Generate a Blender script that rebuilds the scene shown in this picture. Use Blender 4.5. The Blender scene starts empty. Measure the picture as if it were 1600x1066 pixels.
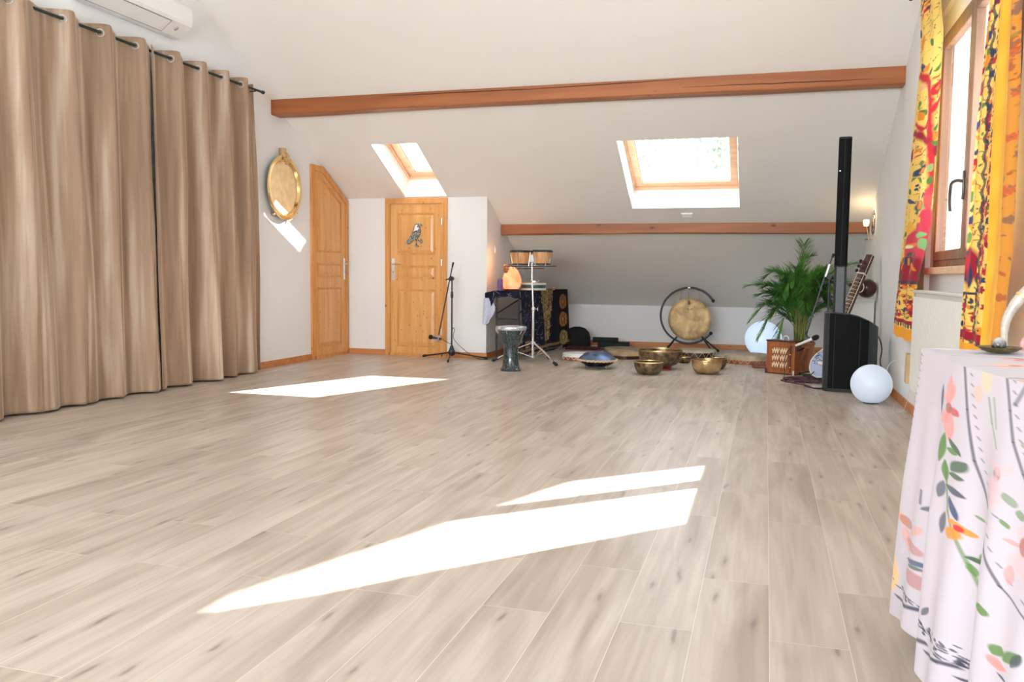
import bpy, bmesh, math, random
import numpy as np
from mathutils import Vector, Matrix, noise
random.seed(7)
sc = bpy.context.scene
COL = sc.collection
PI = math.pi

# ------------------------------------------------------------------ camera, world, sun, exposure
XL, XR, YD, YK, SL, ZD = -5.703, 1.223, 11.054, 13.983, 0.5185, 2.187
XS = -3.625                       # side wall of the alcove
YB, YR = -4.2, 4.6                # back wall, ridge
def zc(y):                        # underside of the front roof slope
    return ZD - SL * (y - YD)
ZR = zc(YR)
def zb(y):                        # underside of the rear slope
    return ZR - 0.27 * (YR - y)

cd = bpy.data.cameras.new('camera'); cam = bpy.data.objects.new('camera', cd); COL.objects.link(cam)
cd.sensor_width = 36.0; cd.lens = 1341.03 / 1600 * 36; cd.clip_start = 0.05; cd.clip_end = 400
yaw, pitch, roll = -0.2866, -0.0767, 0.0105
f_ = Vector((math.sin(yaw)*math.cos(pitch), math.cos(yaw)*math.cos(pitch), math.sin(pitch)))
r_ = Vector((math.cos(yaw), -math.sin(yaw), 0)); u_ = r_.cross(f_)
r2 = r_*math.cos(roll) + u_*math.sin(roll); u2 = -r_*math.sin(roll) + u_*math.cos(roll)
M = Matrix((r2, u2, -f_)).transposed().to_4x4(); M.translation = Vector((0, 0, 1.14))
cam.matrix_world = M
sc.camera = cam

w = bpy.data.worlds.new('world'); sc.world = w; w.use_nodes = True
bgn = w.node_tree.nodes['Background']
bgn.inputs[0].default_value = (0.84, 0.93, 1.0, 1); bgn.inputs[1].default_value = 6.0

SUN_DROP = 0.862
sd = bpy.data.lights.new('sun', 'SUN'); so = bpy.data.objects.new('sun', sd); COL.objects.link(so)
sd.energy = 30; sd.angle = math.radians(0.53); sd.color = (1.0, 0.965, 0.92)
so.rotation_euler = Vector((-1, -0.97, -SUN_DROP)).to_track_quat('-Z', 'Y').to_euler()
so.location = (8, 16, 9)

def area(name, loc, direction, sx, sy, power, color=(1, 1, 1)):
    l = bpy.data.lights.new(name, 'AREA'); l.shape = 'RECTANGLE'; l.size = sx; l.size_y = sy
    l.energy = power; l.color = color
    o = bpy.data.objects.new(name, l); COL.objects.link(o)
    o.location = loc; o.rotation_euler = Vector(direction).to_track_quat('-Z', 'Y').to_euler()
    return o
# added fill light outside the unseen opening in the wall behind the camera
area('rear_fill_light', (-2.2, YB-0.15, 2.0), (0, 1, 0.10), 5.2, 1.5, 440, (0.86, 0.93, 1))

sc.view_settings.view_transform = 'Standard'; sc.view_settings.look = 'None'
sc.view_settings.exposure = 0.38; sc.view_settings.gamma = 1.0
try: sc.view_settings.use_curve_mapping = False
except Exception: pass
try:
    sc.cycles.use_denoising = True; sc.cycles.denoiser = 'OPENIMAGEDENOISE'
    sc.cycles.max_bounces = 10; sc.cycles.diffuse_bounces = 6; sc.cycles.glossy_bounces = 4
    sc.cycles.transmission_bounces = 6; sc.cycles.transparent_max_bounces = 8
    sc.cycles.sample_clamp_indirect = 6; sc.cycles.caustics_reflective = False; sc.cycles.caustics_refractive = False
except Exception: pass

# ------------------------------------------------------------------ helpers
def new_mat(name):
    m = bpy.data.materials.new(name); m.use_nodes = True
    nt = m.node_tree; b = nt.nodes['Principled BSDF']
    return m, nt, b
def N(nt, t, **kw):
    n = nt.nodes.new(t)
    for k, v in kw.items(): setattr(n, k, v)
    return n
def mat(name, col, rough=0.6, metal=0.0, var=0.0, scale=8.0, bump=0.0, bscale=60.0, sheen=0.0, spec=None, emit=None, estr=0.0, coat=0.0, trans=0.0, stretch=(1, 1, 1)):
    m, nt, b = new_mat(name)
    c = tuple(col)[:3]
    b.inputs['Roughness'].default_value = rough; b.inputs['Metallic'].default_value = metal
    tc = N(nt, 'ShaderNodeTexCoord'); mp = N(nt, 'ShaderNodeMapping'); mp.inputs['Scale'].default_value = stretch
    nt.links.new(tc.outputs['Object'], mp.inputs['Vector'])
    nz = N(nt, 'ShaderNodeTexNoise'); nz.inputs['Scale'].default_value = scale; nz.inputs['Detail'].default_value = 4
    nt.links.new(mp.outputs[0], nz.inputs['Vector'])
    rmp = N(nt, 'ShaderNodeValToRGB')
    rmp.color_ramp.elements[0].position = 0.3; rmp.color_ramp.elements[1].position = 0.7
    rmp.color_ramp.elements[0].color = tuple(max(0, x*(1-var)) for x in c) + (1,)
    rmp.color_ramp.elements[1].color = tuple(min(1, x*(1+var)) for x in c) + (1,)
    nt.links.new(nz.outputs['Fac'], rmp.inputs[0]); nt.links.new(rmp.outputs[0], b.inputs['Base Color'])
    if bump:
        n2 = N(nt, 'ShaderNodeTexNoise'); n2.inputs['Scale'].default_value = bscale; n2.inputs['Detail'].default_value = 3
        nt.links.new(mp.outputs[0], n2.inputs['Vector'])
        bp = N(nt, 'ShaderNodeBump'); bp.inputs['Strength'].default_value = bump; bp.inputs['Distance'].default_value = 0.004
        nt.links.new(n2.outputs['Fac'], bp.inputs['Height']); nt.links.new(bp.outputs[0], b.inputs['Normal'])
    if sheen: b.inputs['Sheen Weight'].default_value = sheen; b.inputs['Sheen Roughness'].default_value = 0.4
    if spec is not None: b.inputs['Specular IOR Level'].default_value = spec
    if emit: b.inputs['Emission Color'].default_value = tuple(emit)+(1,); b.inputs['Emission Strength'].default_value = estr
    if coat: b.inputs['Coat Weight'].default_value = coat; b.inputs['Coat Roughness'].default_value = 0.12
    if trans: b.inputs['Transmission Weight'].default_value = trans
    return m
def link(o, parent=None):
    COL.objects.link(o)
    if parent is not None: o.parent = parent
    return o
def obj(name, bm, m, parent=None, smooth=False, loc=None, rot=None):
    me = bpy.data.meshes.new(name); bm.normal_update(); bm.to_mesh(me); bm.free()
    for mm in (m if isinstance(m, (list, tuple)) else [m]): me.materials.append(mm)
    if smooth:
        me.shade_smooth()
        try: me.set_sharp_from_angle(angle=math.radians(38))
        except Exception: pass
    o = bpy.data.objects.new(name, me); link(o, parent)
    if loc is not None: o.location = loc
    if rot is not None: o.rotation_euler = rot
    return o
def tag(o, label=None, cat=None, group=None, kind=None):
    if label: o['label'] = label
    if cat: o['category'] = cat
    if group: o['group'] = group
    if kind: o['kind'] = kind
    return o
def thing(name, label, cat, loc=(0, 0, 0), rz=0.0, group=None):
    o = bpy.data.objects.new(name, None); COL.objects.link(o); o.empty_display_size = 0.1
    o.location = loc; o.rotation_euler = (0, 0, rz)
    return tag(o, label, cat, group)
def struct(name, bm, m, parent=None, smooth=False):
    o = obj(name, bm, m, parent, smooth)
    if parent is None: o['kind'] = 'structure'
    return o
def add_box(bm, lo, hi, bev=0.0, mi=0, rot=None):
    x0, y0, z0 = lo; x1, y1, z1 = hi
    c = Vector(((x0+x1)/2, (y0+y1)/2, (z0+z1)/2))
    r = bmesh.ops.create_cube(bm, size=1.0)
    vs = r['verts']
    bmesh.ops.scale(bm, vec=(x1-x0, y1-y0, z1-z0), verts=vs)
    if rot is not None: bmesh.ops.rotate(bm, cent=(0, 0, 0), matrix=rot, verts=vs)
    bmesh.ops.translate(bm, vec=c, verts=vs)
    fs = set(f for v in vs for f in v.link_faces)
    for f in fs: f.material_index = mi
    if bev > 0:
        es = list(set(e for v in vs for e in v.link_edges))
        bmesh.ops.bevel(bm, geom=es, offset=bev, segments=2, profile=0.5, affect='EDGES')
def box(lo, hi, bev=0.0, rot=None):
    bm = bmesh.new(); add_box(bm, lo, hi, bev, rot=rot); return bm
def add_quad(bm, pts, mi=0):
    f = bm.faces.new([bm.verts.new(p) for p in pts]); f.material_index = mi; return f
def add_prism(bm, outline, vec, mi=0):
    """outline: list of 3d points (closed), extruded by vec"""
    a = [bm.verts.new(p) for p in outline]; b = [bm.verts.new(Vector(p)+Vector(vec)) for p in outline]
    n = len(a); fs = [bm.faces.new(a), bm.faces.new(b[::-1])]
    for i in range(n): fs.append(bm.faces.new((a[i], b[i], b[(i+1) % n], a[(i+1) % n])))
    for f in fs: f.material_index = mi
    bmesh.ops.recalc_face_normals(bm, faces=fs)
def prism(outline, vec):
    bm = bmesh.new(); add_prism(bm, outline, vec); return bm
def add_lathe(bm, prof, seg=32, cent=(0, 0, 0), axis=None, mi=0, wob=None):
    """prof: list of (r,z)"""
    cent = Vector(cent); q = Vector((0, 0, 1)).rotation_difference(Vector(axis)) if axis is not None else None
    rings = []
    for (r, z) in prof:
        ring = []
        if r < 1e-6:
            p = Vector((0, 0, z)); p = (q @ p if q else p) + cent; ring = [bm.verts.new(p)]
        else:
            for i in range(seg):
                a = 2*PI*i/seg; rr = r*(1+(wob(a, z) if wob else 0)); p = Vector((rr*math.cos(a), rr*math.sin(a), z))
                ring.append(bm.verts.new((q @ p if q else p) + cent))
        rings.append(ring)
    fs = []
    for a, b in zip(rings[:-1], rings[1:]):
        if len(a) == 1 and len(b) == 1: continue
        for i in range(seg):
            j = (i+1) % seg
            if len(a) == 1: fs.append(bm.faces.new((a[0], b[j], b[i])))
            elif len(b) == 1: fs.append(bm.faces.new((a[i], a[j], b[0])))
            else: fs.append(bm.faces.new((a[i], a[j], b[j], b[i])))
    for f in fs: f.material_index = mi; f.smooth = True
    if fs: bmesh.ops.recalc_face_normals(bm, faces=fs)
def lathe(prof, seg=32, cent=(0, 0, 0), axis=None, wob=None):
    bm = bmesh.new(); add_lathe(bm, prof, seg, cent, axis, wob=wob); return bm
def smooth_path(pts, n=6):
    P = [Vector(p) for p in pts]
    if len(P) < 3: return P
    out = []
    for i in range(len(P)-1):
        p0 = P[max(i-1, 0)]; p1 = P[i]; p2 = P[i+1]; p3 = P[min(i+2, len(P)-1)]
        for k in range(n):
            t = k/n
            out.append(0.5*((2*p1)+(-p0+p2)*t+(2*p0-5*p1+4*p2-p3)*t*t+(-p0+3*p1-3*p2+p3)*t**3))
    out.append(P[-1]); return out
def add_tube(bm, pts, r, seg=8, mi=0, caps=True, closed=False):
    P = [Vector(p) for p in pts]; n = len(P)
    rr = r if isinstance(r, (list, tuple)) else [r]*n
    prev = None; rings = []
    for i in range(n):
        if closed: t = P[(i+1) % n]-P[i-1]
        else: t = P[min(i+1, n-1)]-P[max(i-1, 0)]
        if t.length < 1e-9: t = Vector((0, 0, 1))
        t.normalize()
        if prev is None:
            a = t.cross(Vector((0, 0, 1)))
            if a.length < 0.05: a = t.cross(Vector((1, 0, 0)))
            a.normalize()
        else:
            a = prev - t*prev.dot(t)
            if a.length < 1e-6: a = t.orthogonal()
            a.normalize()
        prev = a; b = t.cross(a)
        rings.append([bm.verts.new(P[i]+(a*math.cos(2*PI*k/seg)+b*math.sin(2*PI*k/seg))*rr[i]) for k in range(seg)])
    fs = []
    rng = range(n) if closed else range(n-1)
    for i in rng:
        A, B = rings[i], rings[(i+1) % n]
        for k in range(seg):
            j = (k+1) % seg; fs.append(bm.faces.new((A[k], A[j], B[j], B[k])))
    if caps and not closed:
        fs.append(bm.faces.new(rings[0][::-1])); fs.append(bm.faces.new(rings[-1]))
    for f in fs: f.material_index = mi; f.smooth = True
def tube(pts, r, seg=8, closed=False):
    bm = bmesh.new(); add_tube(bm, pts, r, seg, closed=closed); return bm
def circle(c, r, n=32, axis=(0, 0, 1), a0=0, a1=2*PI, closed=True):
    q = Vector((0, 0, 1)).rotation_difference(Vector(axis)); c = Vector(c); out = []
    m = n if closed else n+1
    for i in range(m):
        a = a0+(a1-a0)*i/n; out.append(c+q @ Vector((r*math.cos(a), r*math.sin(a), 0)))
    return out
def add_uv(bm, c, r, seg=16, rings=10, sc3=(1, 1, 1), mi=0):
    res = bmesh.ops.create_uvsphere(bm, u_segments=seg, v_segments=rings, radius=r)
    bmesh.ops.scale(bm, vec=sc3, verts=res['verts']); bmesh.ops.translate(bm, vec=c, verts=res['verts'])
    for v in res['verts']:
        for f in v.link_faces: f.material_index = mi; f.smooth = True
def sphere(c, r, seg=16, rings=10, sc3=(1, 1, 1)):
    bm = bmesh.new(); add_uv(bm, c, r, seg, rings, sc3); return bm
def grid_obj(name, P, m, parent=None, colors=None, smooth=True, thick=0.0):
    """P: array (nv, nu, 3)"""
    nv, nu, _ = P.shape
    me = bpy.data.meshes.new(name)
    idx = np.arange(nv*nu).reshape(nv, nu)
    F = np.stack([idx[:-1, :-1], idx[:-1, 1:], idx[1:, 1:], idx[1:, :-1]], -1).reshape(-1, 4)
    me.vertices.add(nv*nu); me.vertices.foreach_set('co', P.reshape(-1).astype(np.float32))
    me.loops.add(F.size); me.loops.foreach_set('vertex_index', F.reshape(-1).astype(np.int32))
    me.polygons.add(len(F)); me.polygons.foreach_set('loop_start', (np.arange(len(F))*4).astype(np.int32))
    me.update(calc_edges=True); me.validate()
    if colors is not None:
        ca = me.color_attributes.new('print', 'FLOAT_COLOR', 'POINT')
        c4 = np.ones((nv*nu, 4), np.float32); c4[:, :3] = colors.reshape(-1, 3)
        ca.data.foreach_set('color', c4.reshape(-1))
    me.materials.append(m)
    if smooth: me.shade_smooth()
    o = bpy.data.objects.new(name, me); link(o, parent)
    if thick:
        md = o.modifiers.new('thickness', 'SOLIDIFY'); md.thickness = thick; md.offset = 0
    return o
def srgb(r, g, b):
    def f(x):
        x /= 255.0
        return x/12.92 if x <= 0.04045 else ((x+0.055)/1.055)**2.4
    return (f(r), f(g), f(b))
# ------------------------------------------------------------------ materials
M_ = {}
M_['wall'] = mat('white_wall_paint', (0.84, 0.84, 0.835), 0.85, var=0.008, scale=2.0, bump=0.25, bscale=160, spec=0.25)
M_['ceil'] = mat('warm_white_ceiling_paint', (0.86, 0.838, 0.795), 0.9, var=0.008, scale=2.0, bump=0.25, bscale=160, spec=0.2)
M_['white'] = mat('white_plastic', (0.85, 0.85, 0.84), 0.35, var=0.01)
M_['cream'] = mat('cream_enamel', (0.74, 0.73, 0.67), 0.35, var=0.02)
M_['chrome'] = mat('chrome_metal', (0.86, 0.86, 0.88), 0.16, 1.0, var=0.03)
M_['satin'] = mat('satin_steel', (0.72, 0.72, 0.72), 0.32, 1.0, var=0.04)
M_['black'] = mat('black_plastic', (0.018, 0.018, 0.02), 0.42, var=0.25, scale=20)
M_['blackm'] = mat('black_painted_steel', (0.025, 0.022, 0.022), 0.35, var=0.2, scale=20)
M_['rubber'] = mat('black_rubber', (0.02, 0.02, 0.02), 0.75, var=0.2)
M_['foam'] = mat('black_foam', (0.012, 0.012, 0.013), 0.95, var=0.3, scale=90, bump=0.8, bscale=300)
M_['iron'] = mat('dark_green_iron', (0.03, 0.05, 0.045), 0.4, 0.6, var=0.2)

def wood(name, c1, c2, knot, axis=2, grain=14, rough=0.5, knots=True, ks=3.2, kth=0.075, warp=0.35, spec=0.35, coat=0.0):
    m, nt, b = new_mat(name)
    tc = N(nt, 'ShaderNodeTexCoord'); mp = N(nt, 'ShaderNodeMapping')
    s = [grain, grain, grain]; s[axis] = grain*0.06
    mp.inputs['Scale'].default_value = s
    nt.links.new(tc.outputs['Object'], mp.inputs[0])
    nz = N(nt, 'ShaderNodeTexNoise'); nz.inputs['Scale'].default_value = 1.0; nz.inputs['Detail'].default_value = 6
    nz.inputs['Distortion'].default_value = warp; nt.links.new(mp.outputs[0], nz.inputs['Vector'])
    r = N(nt, 'ShaderNodeValToRGB'); e = r.color_ramp.elements
    e[0].position = 0.32; e[0].color = tuple(c2)+(1,); e[1].position = 0.66; e[1].color = tuple(c1)+(1,)
    nt.links.new(nz.outputs['Fac'], r.inputs[0]); out = r.outputs[0]
    if knots:
        mk = N(nt, 'ShaderNodeMapping'); k = [ks*1.5]*3; k[axis] = ks*0.8; mk.inputs['Scale'].default_value = k
        nt.links.new(tc.outputs['Object'], mk.inputs[0])
        v = N(nt, 'ShaderNodeTexVoronoi'); v.inputs['Scale'].default_value = 1.6; nt.links.new(mk.outputs[0], v.inputs['Vector'])
        kr = N(nt, 'ShaderNodeValToRGB'); kr.color_ramp.elements[0].position = kth*0.5; kr.color_ramp.elements[0].color = (1, 1, 1, 1)
        kr.color_ramp.elements[1].position = kth*1.6; kr.color_ramp.elements[1].color = (0, 0, 0, 1)
        nt.links.new(v.outputs['Distance'], kr.inputs[0])
        mx = N(nt, 'ShaderNodeMix', data_type='RGBA'); nt.links.new(kr.outputs[0], mx.inputs[0])
        nt.links.new(out, mx.inputs[6]); mx.inputs[7].default_value = tuple(knot)+(1,); out = mx.outputs[2]
    nt.links.new(out, b.inputs['Base Color']); b.inputs['Roughness'].default_value = rough
    b.inputs['Specular IOR Level'].default_value = spec
    if coat: b.inputs['Coat Weight'].default_value = coat; b.inputs['Coat Roughness'].default_value = 0.2
    bp = N(nt, 'ShaderNodeBump'); bp.inputs['Strength'].default_value = 0.15; bp.inputs['Distance'].default_value = 0.003
    nt.links.new(nz.outputs['Fac'], bp.inputs['Height']); nt.links.new(bp.outputs[0], b.inputs['Normal'])
    return m
M_['pine'] = wood('varnished_knotty_pine', srgb(230, 176, 110), srgb(214, 152, 86), srgb(130, 66, 25), 2, 16, 0.35, ks=7.5, kth=0.085, coat=0.2)
M_['pineframe'] = wood('varnished_pine_frame', srgb(224, 164, 98), srgb(206, 140, 76), srgb(120, 60, 24), 2, 18, 0.4, ks=3.5, kth=0.07)
M_['beam'] = wood('stained_beam_wood', srgb(168, 102, 55), srgb(140, 78, 40), srgb(92, 44, 18), 0, 9, 0.45, ks=2.2, kth=0.08, spec=0.4)
M_['base'] = wood('orange_pine_skirting', srgb(206, 142, 88), srgb(184, 116, 64), srgb(120, 60, 24), 0, 16, 0.5, ks=4)
M_['winwood'] = wood('varnished_roof_window_pine', srgb(240, 206, 172), srgb(226, 182, 144), srgb(150, 90, 50), 0, 16, 0.4, ks=2)
M_['gabwood'] = wood('weathered_brown_window_wood', srgb(150, 118, 96), srgb(120, 90, 70), srgb(80, 50, 36), 2, 20, 0.45, knots=False)
M_['drumwood'] = wood('bongo_oak_staves', srgb(222, 170, 118), srgb(190, 130, 80), srgb(140, 80, 40), 2, 30, 0.3, knots=False, coat=0.4)
M_['redwood'] = wood('reddish_teak', srgb(168, 104, 62), srgb(138, 80, 46), srgb(90, 46, 26), 2, 22, 0.4, knots=False)
M_['darkwood'] = wood('dark_rosewood', srgb(84, 46, 38), srgb(56, 30, 26), srgb(30, 16, 14), 2, 22, 0.3, knots=False, coat=0.3)

def floor_mat():
    m, nt, b = new_mat('whitewashed_oak_laminate')
    L = nt.links.new
    tc = N(nt, 'ShaderNodeTexCoord')
    mp = N(nt, 'ShaderNodeMapping'); mp.vector_type = 'POINT'
    W = 0.2382; LEN = 1.38
    mp.inputs['Rotation'].default_value = (0, 0, PI/2)     # brick rows run along world y
    L(tc.outputs['Object'], mp.inputs[0])
    # rotated: X' = -y, Y' = x ; shift so that a groove falls on x = -0.193
    ad = N(nt, 'ShaderNodeVectorMath', operation='ADD'); ad.inputs[1].default_value = (30.35, 0.193+W*60, 0)
    L(mp.outputs[0], ad.inputs[0])
    br = N(nt, 'ShaderNodeTexBrick'); br.offset = 0.37; br.offset_frequency = 2; br.squash = 1
    for k, v in (('Scale', 1.0), ('Mortar Size', 0.0014), ('Mortar Smooth', 0.3), ('Bias', 0.0), ('Brick Width', LEN), ('Row Height', W)):
        br.inputs[k].default_value = v
    br.inputs['Color1'].default_value = (0, 0, 0, 1); br.inputs['Color2'].default_value = (1, 1, 1, 1); br.inputs['Mortar'].default_value = (0.5, 0.5, 0.5, 1)
    L(ad.outputs[0], br.inputs['Vector'])
    # per plank random offset of the grain
    sc_ = N(nt, 'ShaderNodeVectorMath', operation='MULTIPLY'); sc_.inputs[1].default_value = (37.0, 51.0, 23.0)
    L(br.outputs['Color'], sc_.inputs[0])
    a2 = N(nt, 'ShaderNodeVectorMath', operation='ADD'); L(tc.outputs['Object'], a2.inputs[0]); L(sc_.outputs[0], a2.inputs[1])
    g = N(nt, 'ShaderNodeMapping'); g.inputs['Scale'].default_value = (26, 1.3, 1); L(a2.outputs[0], g.inputs[0])
    n1 = N(nt, 'ShaderNodeTexNoise'); n1.inputs['Scale'].default_value = 1; n1.inputs['Detail'].default_value = 7; n1.inputs['Distortion'].default_value = 0.5
    L(g.outputs[0], n1.inputs['Vector'])
    g2 = N(nt, 'ShaderNodeMapping'); g2.inputs['Scale'].default_value = (5, 0.7, 1); L(a2.outputs[0], g2.inputs[0])
    n2 = N(nt, 'ShaderNodeTexNoise'); n2.inputs['Scale'].default_value = 1; n2.inputs['Detail'].default_value = 3; n2.inputs['Distortion'].default_value = 1.2
    L(g2.outputs[0], n2.inputs['Vector'])
    c1 = N(nt, 'ShaderNodeValToRGB'); e = c1.color_ramp.elements
    e[0].position = 0.30; e[0].color = srgb(154, 138, 124)+(1,); e[1].position = 0.72; e[1].color = srgb(207, 195, 182)+(1,)
    L(n1.outputs['Fac'], c1.inputs[0])
    c2 = N(nt, 'ShaderNodeValToRGB'); e = c2.color_ramp.elements
    e[0].position = 0.30; e[0].color = srgb(154, 136, 120)+(1,); e[1].position = 0.62; e[1].color = srgb(207, 195, 181)+(1,)
    L(n2.outputs['Fac'], c2.inputs[0])
    mx = N(nt, 'ShaderNodeMix', data_type='RGBA'); mx.inputs[0].default_value = 0.55; L(c1.outputs[0], mx.inputs[6]); L(c2.outputs[0], mx.inputs[7])
    # plank tint
    tr = N(nt, 'ShaderNodeMapRange'); tr.inputs['To Min'].default_value = 0.94; tr.inputs['To Max'].default_value = 1.04
    L(br.outputs['Color'], tr.inputs[0])
    tm = N(nt, 'ShaderNodeVectorMath', operation='SCALE'); L(mx.outputs[2], tm.inputs[0]); L(tr.outputs[0], tm.inputs['Scale'])
    # knots: sparse, drawn out along the plank, with soft dark centres
    kd = N(nt, 'ShaderNodeMapping'); kd.inputs['Scale'].default_value = (7.5, 1.5, 1); L(a2.outputs[0], kd.inputs[0])
    dn = N(nt, 'ShaderNodeTexNoise'); dn.inputs['Scale'].default_value = 5; L(a2.outputs[0], dn.inputs['Vector'])
    dm = N(nt, 'ShaderNodeVectorMath', operation='SCALE'); dm.inputs['Scale'].default_value = 0.30; L(dn.outputs['Color'], dm.inputs[0])
    ks = N(nt, 'ShaderNodeVectorMath', operation='ADD'); L(kd.outputs[0], ks.inputs[0]); L(dm.outputs[0], ks.inputs[1])
    v = N(nt, 'ShaderNodeTexVoronoi', voronoi_dimensions='2D'); v.inputs['Scale'].default_value = 1.0; v.inputs['Randomness'].default_value = 1.0
    L(ks.outputs[0], v.inputs['Vector'])
    kr = N(nt, 'ShaderNodeValToRGB'); e = kr.color_ramp.elements
    e[0].position = 0.03; e[0].color = (1, 1, 1, 1); e[1].position = 0.16; e[1].color = (0, 0, 0, 1)
    e.new(0.075).color = (0.35, 0.35, 0.35, 1)
    L(v.outputs['Distance'], kr.inputs[0])
    sel = N(nt, 'ShaderNodeSeparateColor'); L(v.outputs['Color'], sel.inputs[0])
    gt = N(nt, 'ShaderNodeMath', operation='GREATER_THAN'); gt.inputs[1].default_value = 0.6; L(sel.outputs[0], gt.inputs[0])
    kk = N(nt, 'ShaderNodeMath', operation='MULTIPLY'); L(kr.outputs[0], kk.inputs[0]); L(gt.outputs[0], kk.inputs[1])
    km = N(nt, 'ShaderNodeMath', operation='MULTIPLY'); km.inputs[1].default_value = 0.68; L(kk.outputs[0], km.inputs[0])
    mk = N(nt, 'ShaderNodeMix', data_type='RGBA'); L(km.outputs[0], mk.inputs[0]); L(tm.outputs[0], mk.inputs[6]); mk.inputs[7].default_value = srgb(112, 92, 82)+(1,)
    # pale V-groove between planks
    gm = N(nt, 'ShaderNodeMix', data_type='RGBA'); L(br.outputs['Fac'], gm.inputs[0]); L(mk.outputs[2], gm.inputs[6]); gm.inputs[7].default_value = srgb(216, 206, 194)+(1,)
    L(gm.outputs[2], b.inputs['Base Color'])
    b.inputs['Roughness'].default_value = 0.38; b.inputs['Specular IOR Level'].default_value = 1.0
    bp = N(nt, 'ShaderNodeBump'); bp.inputs['Strength'].default_value = 0.12; bp.inputs['Distance'].default_value = 0.002
    L(n1.outputs['Fac'], bp.inputs['Height']); L(bp.outputs[0], b.inputs['Normal'])
    return m
M_['floor'] = floor_mat()

def glass_mat(name, tint=(1, 1, 1), refl=0.07):
    m = bpy.data.materials.new(name); m.use_nodes = True; nt = m.node_tree
    nt.nodes.remove(nt.nodes['Principled BSDF']); out = nt.nodes['Material Output']
    t = N(nt, 'ShaderNodeBsdfTransparent'); t.inputs[0].default_value = tuple(tint)+(1,)
    g = N(nt, 'ShaderNodeBsdfGlossy'); g.inputs['Roughness'].default_value = 0.01
    lw = N(nt, 'ShaderNodeLayerWeight'); lw.inputs['Blend'].default_value = 0.5
    pw = N(nt, 'ShaderNodeMath', operation='POWER'); pw.inputs[1].default_value = 4.5; nt.links.new(lw.outputs['Facing'], pw.inputs[0])
    fr = N(nt, 'ShaderNodeMath', operation='MULTIPLY_ADD'); fr.inputs[1].default_value = 0.6; fr.inputs[2].default_value = 0.03; nt.links.new(pw.outputs[0], fr.inputs[0])
    mx = N(nt, 'ShaderNodeMixShader'); nt.links.new(fr.outputs[0], mx.inputs[0])
    nt.links.new(t.outputs[0], mx.inputs[1]); nt.links.new(g.outputs[0], mx.inputs[2]); nt.links.new(mx.outputs[0], out.inputs[0])
    return m
M_['glass'] = glass_mat('clear_window_glass')
def cloth_mat(name, rough=0.9, transl=0.0, sheen=0.2, weave=900):
    """cloth whose print is carried by the mesh (colour attribute 'print')"""
    m, nt, b = new_mat(name)
    a = N(nt, 'ShaderNodeAttribute'); a.attribute_name = 'print'
    nt.links.new(a.outputs['Color'], b.inputs['Base Color']); b.inputs['Roughness'].default_value = rough
    b.inputs['Sheen Weight'].default_value = sheen; b.inputs['Specular IOR Level'].default_value = 0.2
    if transl:
        tr = N(nt, 'ShaderNodeBsdfTranslucent'); nt.links.new(a.outputs['Color'], tr.inputs[0])
        mx = N(nt, 'ShaderNodeMixShader'); mx.inputs[0].default_value = transl
        out = nt.nodes['Material Output']
        nt.links.new(b.outputs[0], mx.inputs[1]); nt.links.new(tr.outputs[0], mx.inputs[2]); nt.links.new(mx.outputs[0], out.inputs[0])
    return m
# ------------------------------------------------------------------ the room shell
HL = (-4.804, -4.193, 9.965, 11.030)      # openings of the two roof windows, x0 x1 y0 y1
HR = (-1.717, -0.354, 10.052, 11.358)
NRM = Vector((0, SL, 1)).normalized(); TH = 0.30
def rect_in(x, y, h): return h[0]-1e-4 <= x <= h[1]+1e-4 and h[2]-1e-4 <= y <= h[3]+1e-4
def sloped_grid(bm, xs, ys, zf, holes, skip=None):
    for i in range(len(xs)-1):
        for j in range(len(ys)-1):
            cx_, cy_ = (xs[i]+xs[i+1])/2, (ys[j]+ys[j+1])/2
            if any(rect_in(cx_, cy_, h) for h in holes): continue
            if skip and skip(cx_, cy_): continue
            add_quad(bm, [(xs[i], ys[j], zf(ys[j])), (xs[i], ys[j+1], zf(ys[j+1])), (xs[i+1], ys[j+1], zf(ys[j+1])), (xs[i+1], ys[j], zf(ys[j]))])
xs = sorted([XL, HL[0], HL[1], XS, HR[0], HR[1], XR]); ys = sorted([YR, 7.5, HL[2], HR[2], HL[3], YD, HR[3], YK])
bm = bmesh.new()
sloped_grid(bm, xs, ys, zc, [HL, HR], lambda x, y: x < XS and y > YD)
for h in (HL, HR):                         # plastered shafts of the roof windows
    c = [Vector((h[0], h[2], zc(h[2]))), Vector((h[1], h[2], zc(h[2]))), Vector((h[1], h[3], zc(h[3]))), Vector((h[0], h[3], zc(h[3])))]
    for k in range(4):
        a, b_ = c[k], c[(k+1) % 4]; add_quad(bm, [a, b_, b_+NRM*TH, a+NRM*TH])
bmesh.ops.remove_doubles(bm, verts=bm.verts, dist=1e-4)
struct('ceiling', bm, M_['ceil'])
# rear slope
bm = bmesh.new(); sloped_grid(bm, [XL, XR], [YB, YR], zb, []); struct('ceiling_rear', bm, M_['ceil'])
# roof skin above the plaster, reaching past the gable
bm = bmesh.new(); dz = TH*math.sqrt(1+SL*SL)
sloped_grid(bm, [-6.3, HL[0], HL[1], HR[0], HR[1], 3.06], sorted([YR-0.4, HL[2], HR[2], HL[3], HR[3], 14.6]), lambda y: zc(y)+dz, [(HL[0], HL[1], HL[2], HL[3]), HR])
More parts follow.
